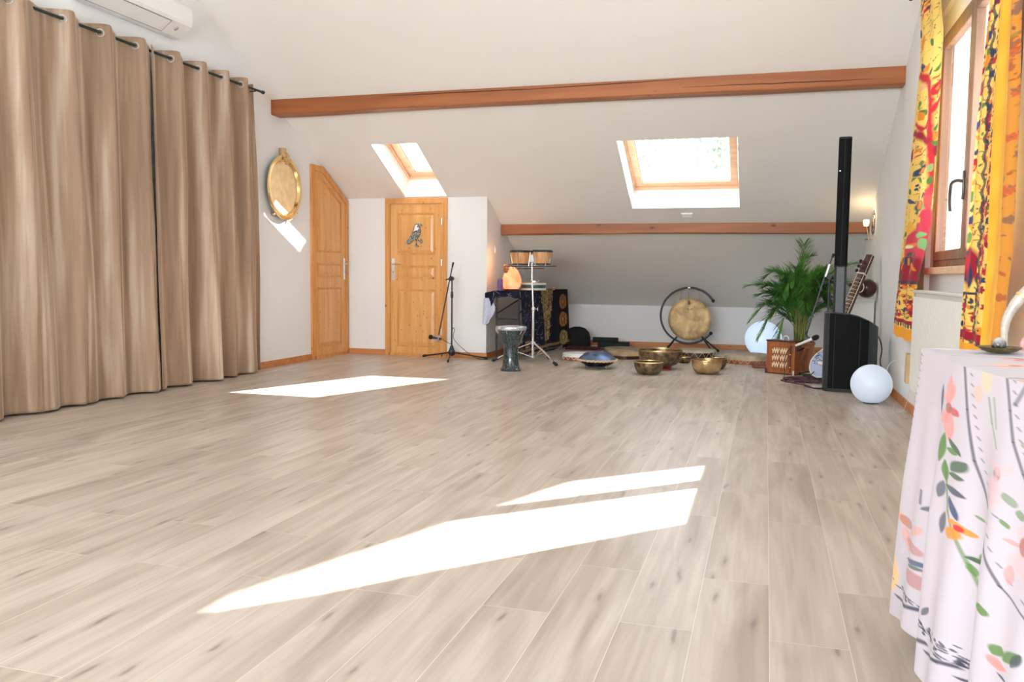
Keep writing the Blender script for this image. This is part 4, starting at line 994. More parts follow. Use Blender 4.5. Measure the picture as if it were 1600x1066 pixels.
def bowl(label, x, y, R_, h, rb, m, rimcol, bulge=1.0, z0=0.0, pattern=False):
    t = thing('singing_bowl', label, 'singing bowl', (x, y, z0), 0, 'singing bowls on the floor')
    prof = [(0, 0.0), (rb*0.7, 0.0)]
    for k in range(1, 11):
        a = k/10; r = rb+(R_*bulge-rb)*math.sin(a*PI/2)**0.85; z = h*0.88*(1-math.cos(a*PI/2))**0.9; prof.append((r, z))
    prof += [(R_*bulge, h*0.92)]
    tw = 0.006; inner = [(max(0, r-tw-0.002), z+tw) for (r, z) in prof[::-1] if z < h*0.9]
    obj('bowl_wall', lathe(prof, 44, wob=None), m, t, True)
    obj('bowl_rim', lathe([(R_*bulge, h*0.90), (R_*bulge+0.002, h*0.94), (R_*1.0, h), (R_-tw, h), (R_-tw-0.002, h*0.93)], 44), rimcol, t, True)
    obj('bowl_inside', lathe([(R_-tw-0.003, h*0.905)]+inner[1:]+[(0, tw)], 44), m, t, True)
    if pattern:
        bm = bmesh.new(); n = 11
        for k in range(n):
            a0 = 2*PI*k/n; pts = []
            for q in range(13):
                u = q/12; a = a0+2*PI/n*u; z = h*(0.42+0.40*math.sin(PI*u)); r = (rb+(R_*bulge-rb)*min(1, (z/h*1.12))**0.55)+0.002
                pts.append((r*math.cos(a), r*math.sin(a), z))
            add_tube(bm, pts, 0.0035, 5)
        obj('engraved_petals', bm, rimcol, t, True)
    return t
MR = mat('polished_bowl_rim', srgb(196, 164, 112), 0.35, 0.9, var=0.12, scale=12)
bowl('large patterned bronze singing bowl on a red cushion ring', -1.235, 10.72, 0.272, 0.205, 0.13, MB1, MR, 1.0, 0.035, True)
cu = thing('cushion_ring', 'red ring cushion under the largest singing bowl', 'cushion', (-1.235, 10.72, 0))
obj('ring', tube(circle((0, 0, 0.018), 0.125, 36), 0.0175, 10, closed=True), mat('red_velvet', srgb(190, 28, 38), 0.8, sheen=0.4), cu, True)
bowl('dark speckled singing bowl, nearest of the bowls, left of centre', -1.29, 10.06, 0.162, 0.150, 0.085, MB1, MR, 1.06)
bowl('bright golden singing bowl right of the dark speckled bowl', -0.645, 10.36, 0.178, 0.165, 0.085, MB2, MR, 1.0)
bowl('golden singing bowl half hidden behind the bright golden bowl', -0.575, 10.98, 0.135, 0.13, 0.07, MB1, MR, 1.02)
bowl('smallest singing bowl between the large patterned bowl and the dark framed drum', -1.01, 11.52, 0.085, 0.085, 0.05, MB1, MR, 1.03)

def frame_drum(label, x, y, R_, h, shell, skin, lap=0.03, laces=0, lm=None, tilt=0.0, z0=0.0, cat='frame drum'):
    t = thing('frame_drum', label, cat, (x, y, z0), 0, 'frame drums lying on the floor'); t.rotation_euler = (tilt, 0, 0)
    obj('drum_frame', lathe([(R_-0.012, 0.002), (R_, 0.0), (R_, h-lap*0.5), (R_-0.002, h-0.004)], 48), shell, t, True)
    bm = bmesh.new(); add_lathe(bm, [(R_+0.002, h-lap), (R_+0.004, h-lap*0.6), (R_+0.003, h-0.006), (R_-0.006, h), (R_*0.5, h-0.001), (0, h-0.001)], 48, wob=(lambda a, z: (0.0 if z > h-lap*0.9 else 0.0)))
    obj('drumskin', bm, skin, t, True)
    if laces:
        bm = bmesh.new(); pts = []
        for k in range(laces):
            a = 2*PI*k/laces; b_ = a+PI/laces
            pts += [((R_+0.004)*math.cos(a), (R_+0.004)*math.sin(a), h-lap*0.8), ((R_+0.004)*math.cos(b_), (R_+0.004)*math.sin(b_), 0.010)]
        add_tube(bm, pts, 0.0035, 5, closed=True)
        obj('lacing', bm, lm or crm, t, True)
    return t
frame_drum('wooden frame drum with a bright white skin near the bongo stand', -2.44, 11.42, 0.195, 0.095, M_['redwood'], mat('white_skin', (0.82, 0.82, 0.80), 0.5, var=0.02), 0.048, 14, M_['white'])
hide = mat('mottled_brown_hide', srgb(176, 150, 118), 0.75, var=0.35, scale=7); hide2 = mat('grey_brown_hide', srgb(150, 136, 116), 0.7, var=0.25, scale=5)
frame_drum('large brown hide drum, partly hidden behind the patterned bowl', -1.86, 11.90, 0.23, 0.10, M_['darkwood'], hide, 0.055, 0, tilt=0.0)
frame_drum('dark brown drum furthest back between the blue handpan and the gong', -2.02, 12.62, 0.26, 0.085, M_['darkwood'], hide2, 0.06, 0)
frame_drum('dark framed drum with a pale skin in front of the gong', -0.93, 12.42, 0.275, 0.115, M_['darkwood'], mat('pale_grey_hide', srgb(196, 184, 164), 0.6, var=0.2, scale=5), 0.035, 16, crm)
frame_drum('widest hide drum with scalloped laced edge beside the wooden box', -0.20, 11.90, 0.315, 0.115, M_['redwood'], mat('wrinkled_hide', srgb(182, 166, 142), 0.7, var=0.3, scale=9), 0.065, 22, mat('hide_lace', srgb(206, 190, 160), 0.8))
pd = thing('wooden_block', 'flat dark red wooden block in front of the widest hide drum', 'block', (-0.045, 11.28, 0), 0.1)
obj('slab', box((-0.09, -0.06, 0), (0.11, 0.06, 0.045), 0.005), mat('red_brown_wood', srgb(122, 64, 54), 0.5, var=0.2), pd)
obj('upper_slab', box((-0.08, -0.05, 0.046), (0.10, 0.055, 0.058), 0.003), mat('dull_red_wood', srgb(140, 78, 64), 0.5, var=0.2), pd)

hp = thing('handpan', 'blue steel handpan with a rope rim resting on a small wire stand', 'handpan', (-1.985, 10.50, 0))
obj('top_shell', lathe([(0.240, 0.105), (0.215, 0.135), (0.165, 0.172), (0.11, 0.193), (0.055, 0.202), (0.045, 0.207), (0.0, 0.210)], 48), mat('blued_steel', srgb(96, 116, 148), 0.4, 0.6, var=0.18, scale=10, bump=0.5, bscale=40), hp, True)
obj('bottom_shell', lathe([(0.240, 0.095), (0.21, 0.070), (0.15, 0.035), (0.09, 0.018), (0, 0.014)], 48), mat('dark_green_steel', srgb(38, 44, 40), 0.4, 0.7, var=0.2), hp, True)
bm = bmesh.new(); n = 150
add_tube(bm, [((0.247+0.004*math.cos(k*1.3))*math.cos(2*PI*k/n), (0.247+0.004*math.cos(k*1.3))*math.sin(2*PI*k/n), 0.100+0.004*math.sin(k*1.3)) for k in range(n)], 0.0125, 7, closed=True)
obj('rope_rim', bm, mat('natural_rope', srgb(204, 172, 138), 0.9, var=0.25, scale=50), hp, True)
for k in range(7):
    a = 2*PI*k/7+0.3; q = 0.155; obj('tone_field', lathe([(0.038, 0.0), (0.03, 0.004), (0.012, 0.002), (0, -0.002)], 20, (q*math.cos(a), q*math.sin(a), 0.1765), (math.cos(a)*0.45, math.sin(a)*0.45, 1)), mat('blued_steel_note', srgb(74, 90, 118), 0.38, 0.6) if k == 0 else bpy.data.materials['blued_steel_note'], hp, True)
ws = thing('wire_stand', 'small wire stand under the blue handpan', 'stand', (-1.985, 10.50, 0))
bm = bmesh.new(); add_tube(bm, circle((0, 0, 0.0045), 0.15, 32), 0.004, 6, closed=True); add_tube(bm, circle((0, 0, 0.022), 0.12, 32), 0.004, 6, closed=True)
for k in range(3):
    a = k*2.09+3.6; add_tube(bm, [(0.15*math.cos(a), 0.15*math.sin(a), 0.005), (0.155*math.cos(a), 0.155*math.sin(a), 0.034), (0.12*math.cos(a), 0.12*math.sin(a), 0.022)], 0.004, 6)
obj('wire', bm, M_['satin'], ws, True)
# ------------------------------------------------------------------ printed curtains of the right-hand window
CP = {'K': srgb(60, 60, 78), 'K2': srgb(70, 78, 92), 'B': srgb(52, 72, 110), 'B2': srgb(48, 58, 96), 'G': srgb(92, 132, 60), 'G2': srgb(70, 98, 70), 'G3': srgb(140, 190, 120),
      'P': srgb(238, 150, 144), 'P2': srgb(238, 186, 190), 'P3': srgb(224, 168, 158), 'P4': srgb(214, 62, 84), 'R': srgb(204, 44, 56), 'R2': srgb(160, 26, 48), 'O': srgb(238, 142, 40), 'O2': srgb(196, 110, 60),
      'O3': srgb(240, 176, 140), 'Y': srgb(244, 200, 130), 'Y2': srgb(248, 186, 60), 'M': srgb(164, 96, 84), 'M2': srgb(190, 130, 126), 'W': srgb(250, 240, 210)}
TC_PRINT = [
('line',[(0.4624,0.94),(0.4544,0.829),(0.445,0.714),(0.4306,0.625),(0.4146,0.545),(0.3996,0.491),(0.3784,0.462),(0.3412,0.428),(0.3112,0.414)],0.0033,'K',0.75),
('dash',[(0.4542,0.944),(0.4466,0.835),(0.4374,0.722),(0.4234,0.634),(0.408,0.555),(0.3928,0.507),(0.3722,0.478),(0.3362,0.443)],0.0045,'K',0.55),
('line',[(0.414,0.929),(0.4078,0.863),(0.402,0.8),(0.3922,0.742),(0.381,0.689),(0.3674,0.656),(0.3474,0.63),(0.3122,0.618)],0.0028,'K',0.7),
('dash',[(0.4076,0.933),(0.4026,0.867),(0.3958,0.805),(0.3864,0.748),(0.3754,0.696),(0.3624,0.666),(0.343,0.642)],0.0045,'K',0.5),
('dash',[(0.5728,0.915),(0.5744,0.82),(0.5758,0.719),(0.5772,0.618),(0.5776,0.496),(0.5802,0.411),(0.5804,0.287)],0.01,'K',0.7),
('loops',[(0.5728,0.915),(0.5744,0.82),(0.5758,0.719),(0.5772,0.618),(0.5776,0.496),(0.5802,0.411),(0.5804,0.287)],0.01,'K',0.5),
('line',[(0.567,0.136),(0.5492,0.151),(0.5292,0.179)],0.007,'K',0.9),
('line',[(0.5208,0.139),(0.5006,0.158),(0.4838,0.181)],0.007,'K',0.9),
('line',[(0.4826,0.158),(0.4638,0.179),(0.4522,0.195)],0.006,'K',0.9),
('line',[(0.4508,0.168),(0.437,0.182),(0.4218,0.205)],0.005,'K',0.9),
('leaf',(0.5038,0.862),(0.5064,0.773),0.0119,'B',0.85),
('leaf',(0.4846,0.807),(0.4842,0.898),0.0146,'P',0.8),
('leaf',(0.4846,0.807),(0.4956,0.764),0.0195,'P',0.8),
('leaf',(0.4834,0.814),(0.4646,0.802),0.021,'R',0.8),
('leaf',(0.4816,0.809),(0.4778,0.73),0.0195,'P',0.85),
('leaf',(0.4854,0.823),(0.4994,0.844),0.0132,'P',0.6),
('leaf',(0.4796,0.835),(0.4756,0.878),0.0103,'P',0.7),
('ell',(0.4832,0.811),0.006,0.0135,'M',0.8),
('leaf',(0.4848,0.746),(0.489,0.665),0.0135,'G',0.95),
('leaf',(0.4782,0.739),(0.4574,0.709),0.012,'G2',0.95),
('leaf',(0.48,0.711),(0.4618,0.709),0.015,'G',0.9),
('leaf',(0.4698,0.662),(0.4514,0.701),0.0188,'G2',0.9),
('leaf',(0.4726,0.653),(0.4522,0.658),0.0148,'G2',0.9),
('leaf',(0.4756,0.621),(0.4502,0.615),0.0177,'K2',0.9),
('leaf',(0.48,0.678),(0.476,0.629),0.0114,'G',0.9),
('leaf',(0.479,0.626),(0.4832,0.577),0.0114,'K2',0.8),
('line',[(0.48,0.678),(0.474,0.618),(0.468,0.56),(0.4568,0.511),(0.4486,0.46),(0.4362,0.373)],0.0035,'G',0.7),
('leaf',(0.4684,0.6),(0.4558,0.552),0.0101,'B',0.9),
('leaf',(0.4724,0.554),(0.4758,0.492),0.0103,'K2',0.8),
('leaf',(0.4446,0.586),(0.4362,0.578),0.0075,'G',0.7),
('leaf',(0.4564,0.534),(0.4424,0.536),0.0171,'O',0.9),
('leaf',(0.4564,0.534),(0.4636,0.498),0.0157,'O',0.9),
('leaf',(0.4564,0.534),(0.4602,0.551),0.0157,'O',0.85),
('ell',(0.455,0.535),0.0041,0.0075,'R',0.9),
('leaf',(0.4506,0.473),(0.4344,0.48),0.0126,'G2',0.95),
('leaf',(0.4424,0.478),(0.4298,0.464),0.011,'G2',0.95),
('leaf',(0.4426,0.48),(0.4332,0.513),0.007,'G',0.9),
('leaf',(0.4474,0.463),(0.4446,0.436),0.007,'G',0.8),
('leaf',(0.412,0.43),(0.4086,0.408),0.0117,'G',0.9),
('line',[(0.4378,0.409),(0.4268,0.398),(0.4118,0.426)],0.0018,'G',0.5),
('leaf',(0.4242,0.343),(0.4196,0.323),0.0072,'M',0.8),
('leaf',(0.3984,0.332),(0.3934,0.322),0.0158,'P',0.9),
('ell',(0.3982,0.327),0.0063,0.0113,'P',0.9),
('leaf',(0.401,0.34),(0.3956,0.369),0.0101,'G',0.9),
('leaf',(0.3934,0.343),(0.3794,0.387),0.0113,'G',0.9),
('leaf',(0.3858,0.346),(0.3794,0.387),0.0066,'K2',0.8),
('leaf',(0.3974,0.309),(0.3874,0.307),0.0067,'K2',0.9),
('leaf',(0.3858,0.589),(0.3862,0.649),0.0132,'P2',0.8),
('leaf',(0.3858,0.589),(0.395,0.534),0.0132,'P2',0.75),
('leaf',(0.3856,0.587),(0.3788,0.521),0.0176,'P2',0.75),
('leaf',(0.386,0.594),(0.3694,0.64),0.0154,'P',0.8),
('leaf',(0.3872,0.598),(0.4018,0.592),0.0099,'P',0.7),
('leaf',(0.3828,0.567),(0.3654,0.564),0.0132,'P2',0.7),
('leaf',(0.3944,0.548),(0.3948,0.504),0.0077,'P',0.7),
('ell',(0.3862,0.599),0.0038,0.02,'M',0.75),
('ell',(0.413,0.719),0.0044,0.015,'M',0.6),
('leaf',(0.4128,0.716),(0.427,0.659),0.0165,'P2',0.5),
('leaf',(0.4128,0.716),(0.399,0.755),0.0141,'P2',0.5),
('leaf',(0.4126,0.712),(0.414,0.639),0.0165,'P2',0.5),
('leaf',(0.413,0.721),(0.4236,0.748),0.0117,'P2',0.45),
('leaf',(0.4038,0.69),(0.3962,0.666),0.0115,'G',0.6),
('leaf',(0.3922,0.668),(0.3902,0.647),0.0079,'G',0.7),
('leaf',(0.4036,0.632),(0.3986,0.618),0.0069,'G',0.8),
('leaf',(0.4126,0.634),(0.4034,0.629),0.0038,'K2',0.6),
('leaf',(0.3712,0.567),(0.3726,0.513),0.0118,'G',0.7),
('leaf',(0.3632,0.555),(0.3536,0.535),0.0062,'K2',0.7),
('leaf',(0.3504,0.535),(0.3614,0.577),0.0135,'Y',0.85),
('leaf',(0.3502,0.533),(0.367,0.487),0.014,'Y',0.85),
('leaf',(0.35,0.53),(0.3556,0.451),0.016,'Y',0.9),
('leaf',(0.3486,0.533),(0.3292,0.518),0.0205,'Y',0.85),
('leaf',(0.3488,0.538),(0.3402,0.607),0.0123,'Y',0.85),
('ell',(0.3486,0.533),0.004,0.0113,'O2',0.9),
('leaf',(0.3544,0.509),(0.3554,0.491),0.0063,'G',0.9),
('leaf',(0.3484,0.695),(0.356,0.721),0.0105,'R2',0.9),
('leaf',(0.3484,0.695),(0.3548,0.65),0.0105,'R2',0.9),
('ell',(0.347,0.7),0.0075,0.02,'R2',0.9),
('leaf',(0.5638,0.373),(0.5728,0.411),0.0154,'O3',0.8),
('ell',(0.5624,0.391),0.0105,0.016,'M',0.6),
('leaf',(0.5638,0.373),(0.5534,0.309),0.0173,'P3',0.8),
('ell',(0.5464,0.34),0.014,0.0158,'M2',0.7),
('leaf',(0.5524,0.37),(0.5356,0.417),0.0133,'P3',0.8),
('ell',(0.5394,0.251),0.0156,0.0228,'M2',0.75),
('leaf',(0.5794,0.268),(0.5766,0.132),0.022,'Y',0.85),
('ell',(0.5824,0.191),0.0068,0.016,'O2',0.6),
('leaf',(0.5384,0.469),(0.518,0.499),0.0099,'K2',0.8),
('line',[(0.5392,0.526),(0.5392,0.484)],0.0035,'K2',0.7),
('leaf',(0.5566,0.285),(0.5242,0.319),0.0121,'B',0.8),
('leaf',(0.5516,0.277),(0.5312,0.296),0.0094,'G2',0.8),
('clus',(0.5488,0.184),0.02,0.021,22,'K'),
('clus',(0.4996,0.214),0.0198,0.028,30,'K'),
('clus',(0.472,0.215),0.0165,0.021,26,'K'),
('clus',(0.4474,0.218),0.0143,0.0175,22,'K'),
('clus',(0.428,0.224),0.0132,0.015,20,'K'),
('leaf',(0.4904,0.244),(0.4834,0.279),0.0062,'K2',0.8),
('ell',(0.4346,0.915),0.006,0.033,'Y',0.5),
('leaf',(0.4428,0.898),(0.4434,0.852),0.011,'O3',0.5),
('line',[(0.4316,0.875),(0.4268,0.82),(0.4174,0.771)],0.0025,'G',0.5),
('line',[(0.4258,0.879),(0.4204,0.811)],0.0025,'G',0.4),
('line',[(0.3958,0.926),(0.4042,0.877)],0.0038,'K2',0.6),
('line',[(0.3858,0.928),(0.3904,0.896)],0.0038,'K2',0.5),
('leaf',(0.3768,0.934),(0.3784,0.885),0.0075,'O3',0.6),
('leaf',(0.3692,0.927),(0.3692,0.88),0.0073,'G',0.5),
('leaf',(0.3838,0.875),(0.3782,0.857),0.0055,'K2',0.7),
('line',[(0.3782,0.857),(0.38,0.833),(0.3722,0.821),(0.362,0.832)],0.0019,'K2',0.5),
('leaf',(0.3958,0.803),(0.3902,0.794),0.005,'G',0.6),
('leaf',(0.3892,0.769),(0.3866,0.78),0.0044,'K2',0.6)]
FC_PRINT = [
('line',[(1.2818,2.745),(1.2296,2.658),(1.2034,2.578),(1.1835,2.426),(1.1841,2.243),(1.1667,2.044),(1.1586,1.766)],0.0367,'R',1),
('ell',(1.2624,2.963),0.0204,0.0472,'O',1),
('leaf',(1.2801,3.029),(1.3048,3.126),0.0214,'B',1),
('leaf',(1.2189,2.926),(1.1756,2.823),0.0249,'G',1),
('leaf',(1.2369,2.715),(1.2704,2.818),0.0296,'B',1),
('leaf',(1.232,2.709),(1.2206,2.759),0.0345,'O',1),
('leaf',(1.2065,2.647),(1.1774,2.673),0.0433,'G2',1),
('leaf',(1.1625,2.617),(1.1319,2.646),0.0317,'G',1),
('line',[(1.1693,2.581),(1.1361,2.564)],0.0095,'R',1),
('ell',(1.149,2.493),0.0336,0.0427,'R',1),
('ell',(1.149,2.493),0.0126,0.0142,'O',1),
('line',[(1.1213,2.399),(1.1523,2.381),(1.1676,2.353)],0.0333,'R',1),
('leaf',(1.2687,2.463),(1.2616,2.524),0.0312,'G',1),
('leaf',(1.2629,2.447),(1.2075,2.368),0.031,'G',1),
('leaf',(1.2677,2.442),(1.2442,2.359),0.0364,'O',1),
('leaf',(1.2713,2.623),(1.2315,2.594),0.0366,'O3',0.8),
('line',[(1.2901,2.375),(1.2461,2.293),(1.2079,2.275),(1.2,2.305)],0.021,'R',1),
('line',[(1.3087,2.322),(1.2645,2.266),(1.1931,2.149)],0.0367,'R2',1),
('leaf',(1.3216,2.252),(1.301,2.275),0.0334,'G2',1),
('leaf',(1.1563,2.194),(1.1419,2.237),0.0315,'G',1),
('ell',(1.1463,2.153),0.0208,0.0285,'O',1),
('ell',(1.1382,2.057),0.0248,0.054,'R2',1),
('leaf',(1.1704,2.13),(1.1227,2.07),0.0274,'G',1),
('leaf',(1.3005,2.152),(1.2391,2.141),0.0268,'O',1),
('line',[(1.2772,2.103),(1.2002,2.109)],0.0105,'R',1),
('leaf',(1.2548,2.056),(1.2031,1.97),0.0404,'G',1),
('ell',(1.2087,1.993),0.0234,0.0238,'O',1),
('ell',(1.3221,2.149),0.0169,0.055,'R2',1),
('ell',(1.241,1.973),0.0547,0.03,'B',1),
('ell',(1.231,1.966),0.0294,0.0175,'O',1),
('leaf',(1.2694,1.938),(1.3117,1.934),0.0262,'G',1),
('leaf',(1.2589,1.931),(1.2266,1.872),0.0252,'G',1),
('ell',(1.171,1.947),0.0133,0.0285,'G3',0.8),
('ell',(1.1711,1.856),0.0131,0.0285,'G',1),
('ell',(1.2665,1.876),0.0083,0.01,'B',1),
('ell',(1.2502,1.852),0.0081,0.0105,'B',1),
('ell',(1.2702,1.848),0.0084,0.01,'B',1),
('leaf',(1.2429,1.803),(1.2502,1.748),0.015,'B',1),
('leaf',(1.3008,1.825),(1.3374,1.887),0.0322,'G',1),
('ell',(1.2383,1.703),0.0398,0.04,'B',1),
('ell',(1.2385,1.708),0.0299,0.0325,'O',1),
('leaf',(1.2702,1.738),(1.351,1.809),0.0307,'B',1),
('leaf',(1.2158,1.741),(1.1948,1.786),0.0244,'B',1),
('leaf',(1.2031,1.668),(1.1815,1.695),0.0283,'G3',1),
('ell',(1.1927,1.541),0.0686,0.1235,'P4',1),
('ell',(1.2437,1.396),0.1,0.15,'P4',1),
('ell',(1.1742,1.729),0.0221,0.0855,'P4',0.9),
('leaf',(1.2961,1.612),(1.3231,1.48),0.0536,'Y2',1),
('leaf',(1.2643,1.615),(1.2129,1.577),0.0407,'Y2',1),
('leaf',(1.3374,1.537),(1.3588,1.49),0.0443,'G',1),
('leaf',(1.258,1.483),(1.1805,1.471),0.0454,'G3',1),
('leaf',(1.2072,1.45),(1.1839,1.35),0.0569,'G3',1),
('leaf',(1.2767,1.656),(1.2368,1.673),0.0368,'G',1),
('ell',(1.2862,1.409),0.0486,0.02,'O',1),
('ell',(1.308,1.403),0.0223,0.0131,'W',1),
('ell',(1.298,1.199),0.132,0.12,'R2',1),
('ell',(1.3252,1.291),0.0575,0.033,'B2',1),
('line',[(1.3564,1.321),(1.36,1.273)],0.0088,'O',1),
('line',[(1.3323,1.318),(1.3355,1.265)],0.0084,'O',1),
('line',[(1.309,1.31),(1.3121,1.258)],0.0084,'O',1),
('leaf',(1.2961,1.277),(1.2396,1.202),0.0321,'O',1),
('line',[(1.3537,1.267),(1.3699,1.224)],0.0137,'O',1),
('line',[(1.2777,1.234),(1.2971,1.184)],0.0125,'O',1),
('leaf',(1.3156,1.332),(1.2837,1.358),0.0278,'G2',1),
('leaf',(1.2604,1.314),(1.2361,1.34),0.0261,'G2',1),
('leaf',(1.2245,1.202),(1.2119,1.143),0.0345,'G2',1),
('leaf',(1.368,1.186),(1.3899,1.119),0.0349,'G2',1),
('clus',(1.3173,1.132),0.0567,0.022,14,'K')]
NC_PRINT = [
('leaf',(1.4025,2.478),(1.4478,2.485),0.0316,'R',1),
('line',[(1.4583,2.528),(1.4107,2.493),(1.3734,2.464)],0.014,'R2',1),
('ell',(1.4375,2.378),0.0324,0.0455,'O',1),
('ell',(1.4033,2.372),0.0226,0.0195,'B2',1),
('line',[(1.4025,2.359),(1.4202,2.343),(1.4555,2.352)],0.0195,'B',1),
('ell',(1.4093,2.289),0.0231,0.0195,'G',1),
('ell',(1.4182,2.249),0.0353,0.0292,'O',1),
('leaf',(1.427,2.208),(1.3865,2.214),0.0218,'G',1),
('line',[(1.4717,2.356),(1.4521,2.3)],0.0105,'R2',1),
('leaf',(1.4709,2.216),(1.4492,2.252),0.0308,'R2',1),
('ell',(1.4509,2.151),0.0248,0.0325,'M',1),
('leaf',(1.4729,2.118),(1.4415,2.128),0.0269,'R',1),
('ell',(1.4777,2.06),0.0257,0.0245,'B2',1),
('ell',(1.482,2.063),0.0128,0.0105,'O',1),
('leaf',(1.4469,2.027),(1.4093,2.041),0.0264,'G',1),
('ell',(1.4715,1.962),0.0257,0.0245,'B',1),
('leaf',(1.4823,1.935),(1.437,1.929),0.0314,'O',1),
('leaf',(1.4848,1.909),(1.4498,1.877),0.0235,'O',1),
('ell',(1.4863,1.862),0.0261,0.021,'G3',0.8),
('leaf',(1.4968,1.826),(1.4458,1.815),0.0317,'B2',1),
('ell',(1.484,1.759),0.031,0.035,'R2',1),
('ell',(1.4874,1.747),0.0131,0.0113,'O',1),
('leaf',(1.4988,1.655),(1.4618,1.675),0.0327,'O',1),
('ell',(1.4666,1.623),0.0294,0.0245,'Y2',1),
('ell',(1.4994,1.592),0.027,0.0315,'G',1),
('leaf',(1.5034,1.517),(1.4441,1.528),0.04,'G2',1),
('ell',(1.482,1.46),0.0348,0.028,'B2',1),
('leaf',(1.5074,1.441),(1.4444,1.401),0.0323,'O',1),
('ell',(1.4937,1.369),0.031,0.03,'G',1),
('leaf',(1.4732,1.324),(1.441,1.347),0.0272,'Y2',1),
('ell',(1.4794,1.218),0.0609,0.105,'R2',1),
('ell',(1.4541,1.159),0.0126,0.063,'B2',1),
('ell',(1.5017,1.145),0.0137,0.014,'B',1),
('leaf',(1.5054,1.272),(1.49,1.312),0.0202,'K',1)]
def run_print(p, items, seed=1, dark=None):
    rn = random.Random(seed)
    for it in items:
        k = it[0]
        if k == 'line': p.line(it[1], it[2], CP[it[3]], it[4])
        elif k in ('dash', 'loops'):
            P = it[1]; L = [0]
            for a, b_ in zip(P[:-1], P[1:]): L.append(L[-1]+math.hypot(b_[0]-a[0], b_[1]-a[1]))
            n = max(3, int(L[-1]/0.012)); col = CP[it[3]]
            for q in range(n):
                s = L[-1]*(q+0.5)/n; j = max(i for i in range(len(P)) if L[i] <= s+1e-9); j = min(j, len(P)-2)
                t = (s-L[j])/max(1e-9, L[j+1]-L[j]); u = P[j][0]+(P[j+1][0]-P[j][0])*t; v = P[j][1]+(P[j+1][1]-P[j][1])*t
                if k == 'dash' and q % 2: continue
                if k == 'loops': p.ell(u+0.004, v, 0.004, 0.006, col, 0, it[4]*0.7)
                else: p.line([(u-it[2]*0.3, v-0.002), (u+it[2]*0.3, v+0.003)], 0.0025, col, it[4])
        elif k == 'leaf':
            a, b_ = it[1], it[2]; dx, dy = b_[0]-a[0], b_[1]-a[1]
            p.leaf(a[0], a[1], math.hypot(dx, dy), it[3], math.atan2(dy, dx), CP[it[4]], it[5])
        elif k == 'ell': p.ell(it[1][0], it[1][1], it[2], it[3], CP[it[4]], 0, it[5])
        elif k == 'clus':
            for q in range(it[4] if isinstance(it[4], int) else 18):
                u = it[1][0]+rn.gauss(0, .5)*it[2]; v = it[1][1]+rn.gauss(0, .5)*it[3]
                p.leaf(u, v, rn.uniform(.004, .012), .004, rn.uniform(0, 6.28), CP['K'], .8)
def floral_band(p, u0, u1, v0, v1, base, seed, n=160, a=1.0, sz=1.0):
    rn = random.Random(seed); p.rect(u0, u1, v0, v1, base, a)
    m = ((p.U > u0) & (p.U < u1) & (p.V > v0) & (p.V < v1)).astype(float); keep = p.C.copy()
    for q in range(n):
        u, v = rn.uniform(u0, u1), rn.uniform(v0, v1); c = rn.choice(['B2', 'G2', 'R2', 'O', 'G', 'R2', 'K', 'O2'])
        if rn.random() < 0.3:
            p.flower(u, v, 0.022*sz, 6, CP[rn.choice(['O', 'R', 'R2', 'B2'])], CP['K'], 1.0, rn.uniform(0, 1), .6)
        else: p.leaf(u, v, rn.uniform(.015, .04)*sz, rn.uniform(.008, .014)*sz, rn.uniform(0, 6.28), CP[c], 1.0)
    p.C = p.C*m[..., None]+keep*(1-m[..., None])
    # restore outside, keep the base inside
YEL = srgb(250, 212, 110); AMB = srgb(246, 168, 40)
curt = cloth_mat('printed_indian_cotton', 0.85, transl=0.14, sheen=0.05)
def printed_curtain(label, edge, K, items, stripes, seed, folds, X0=1.11):
    """edge: rows (z, y_far, y_near)"""
    root = thing('printed_curtain', label, 'curtain', (X0, (edge[0][1]+edge[0][2])/2, 0), 0, 'yellow printed curtains at the gable window')
    zs = [e[0] for e in edge][::-1]; yf = [e[1] for e in edge][::-1]; yn = [e[2] for e in edge][::-1]
    nv, nu = 620, 150; Z = np.linspace(edge[0][0], edge[-1][0], nv); t = np.linspace(0, 1, nu)
    YF = np.interp(Z, zs, yf); YN = np.interp(Z, zs, yn)
    Y = YF[:, None]+(YN-YF)[:, None]*t[None, :]; ZZ = np.repeat(Z[:, None], nu, 1)
    dn = (edge[0][0]-ZZ)/(edge[0][0]-edge[-1][0])
    Xo = np.zeros_like(Y)
    for (fr, am, phs) in folds: Xo += am*np.sin(2*PI*fr*t[None, :]+phs+0.5*np.sin(dn*2.4+phs))*(0.75+0.4*dn)
    P = np.stack([Xo, Y-root.location.y, ZZ], -1)
    p = Print(Y*K, ZZ, YEL)
    stripes(p, t[None, :]+0*Y, Y*K, ZZ)
    o = grid_obj('drape', P, curt, root, p.C, thick=0.0)
    return root, o
def sprinkle(p, u0, u1, v0, v1, n, seed):
    rn = random.Random(seed)
    for q in range(n):
        u, v = rn.uniform(u0, u1), rn.uniform(v0, v1); c = CP[rn.choice(['K', 'R2', 'G2', 'B2', 'O2', 'O', 'G'])]
        if rn.random() < 0.5:
            a = rn.uniform(0, 6.28); pts = [(u, v)]
            for k in range(4): a += rn.uniform(-.9, .9); pts.append((pts[-1][0]+.008*math.cos(a), pts[-1][1]+.008*math.sin(a)))
            p.line(pts, .0035, c, .9)
        else: p.leaf(u, v, rn.uniform(.010, .022), rn.uniform(.005, .009), rn.uniform(0, 6.28), c, .95)
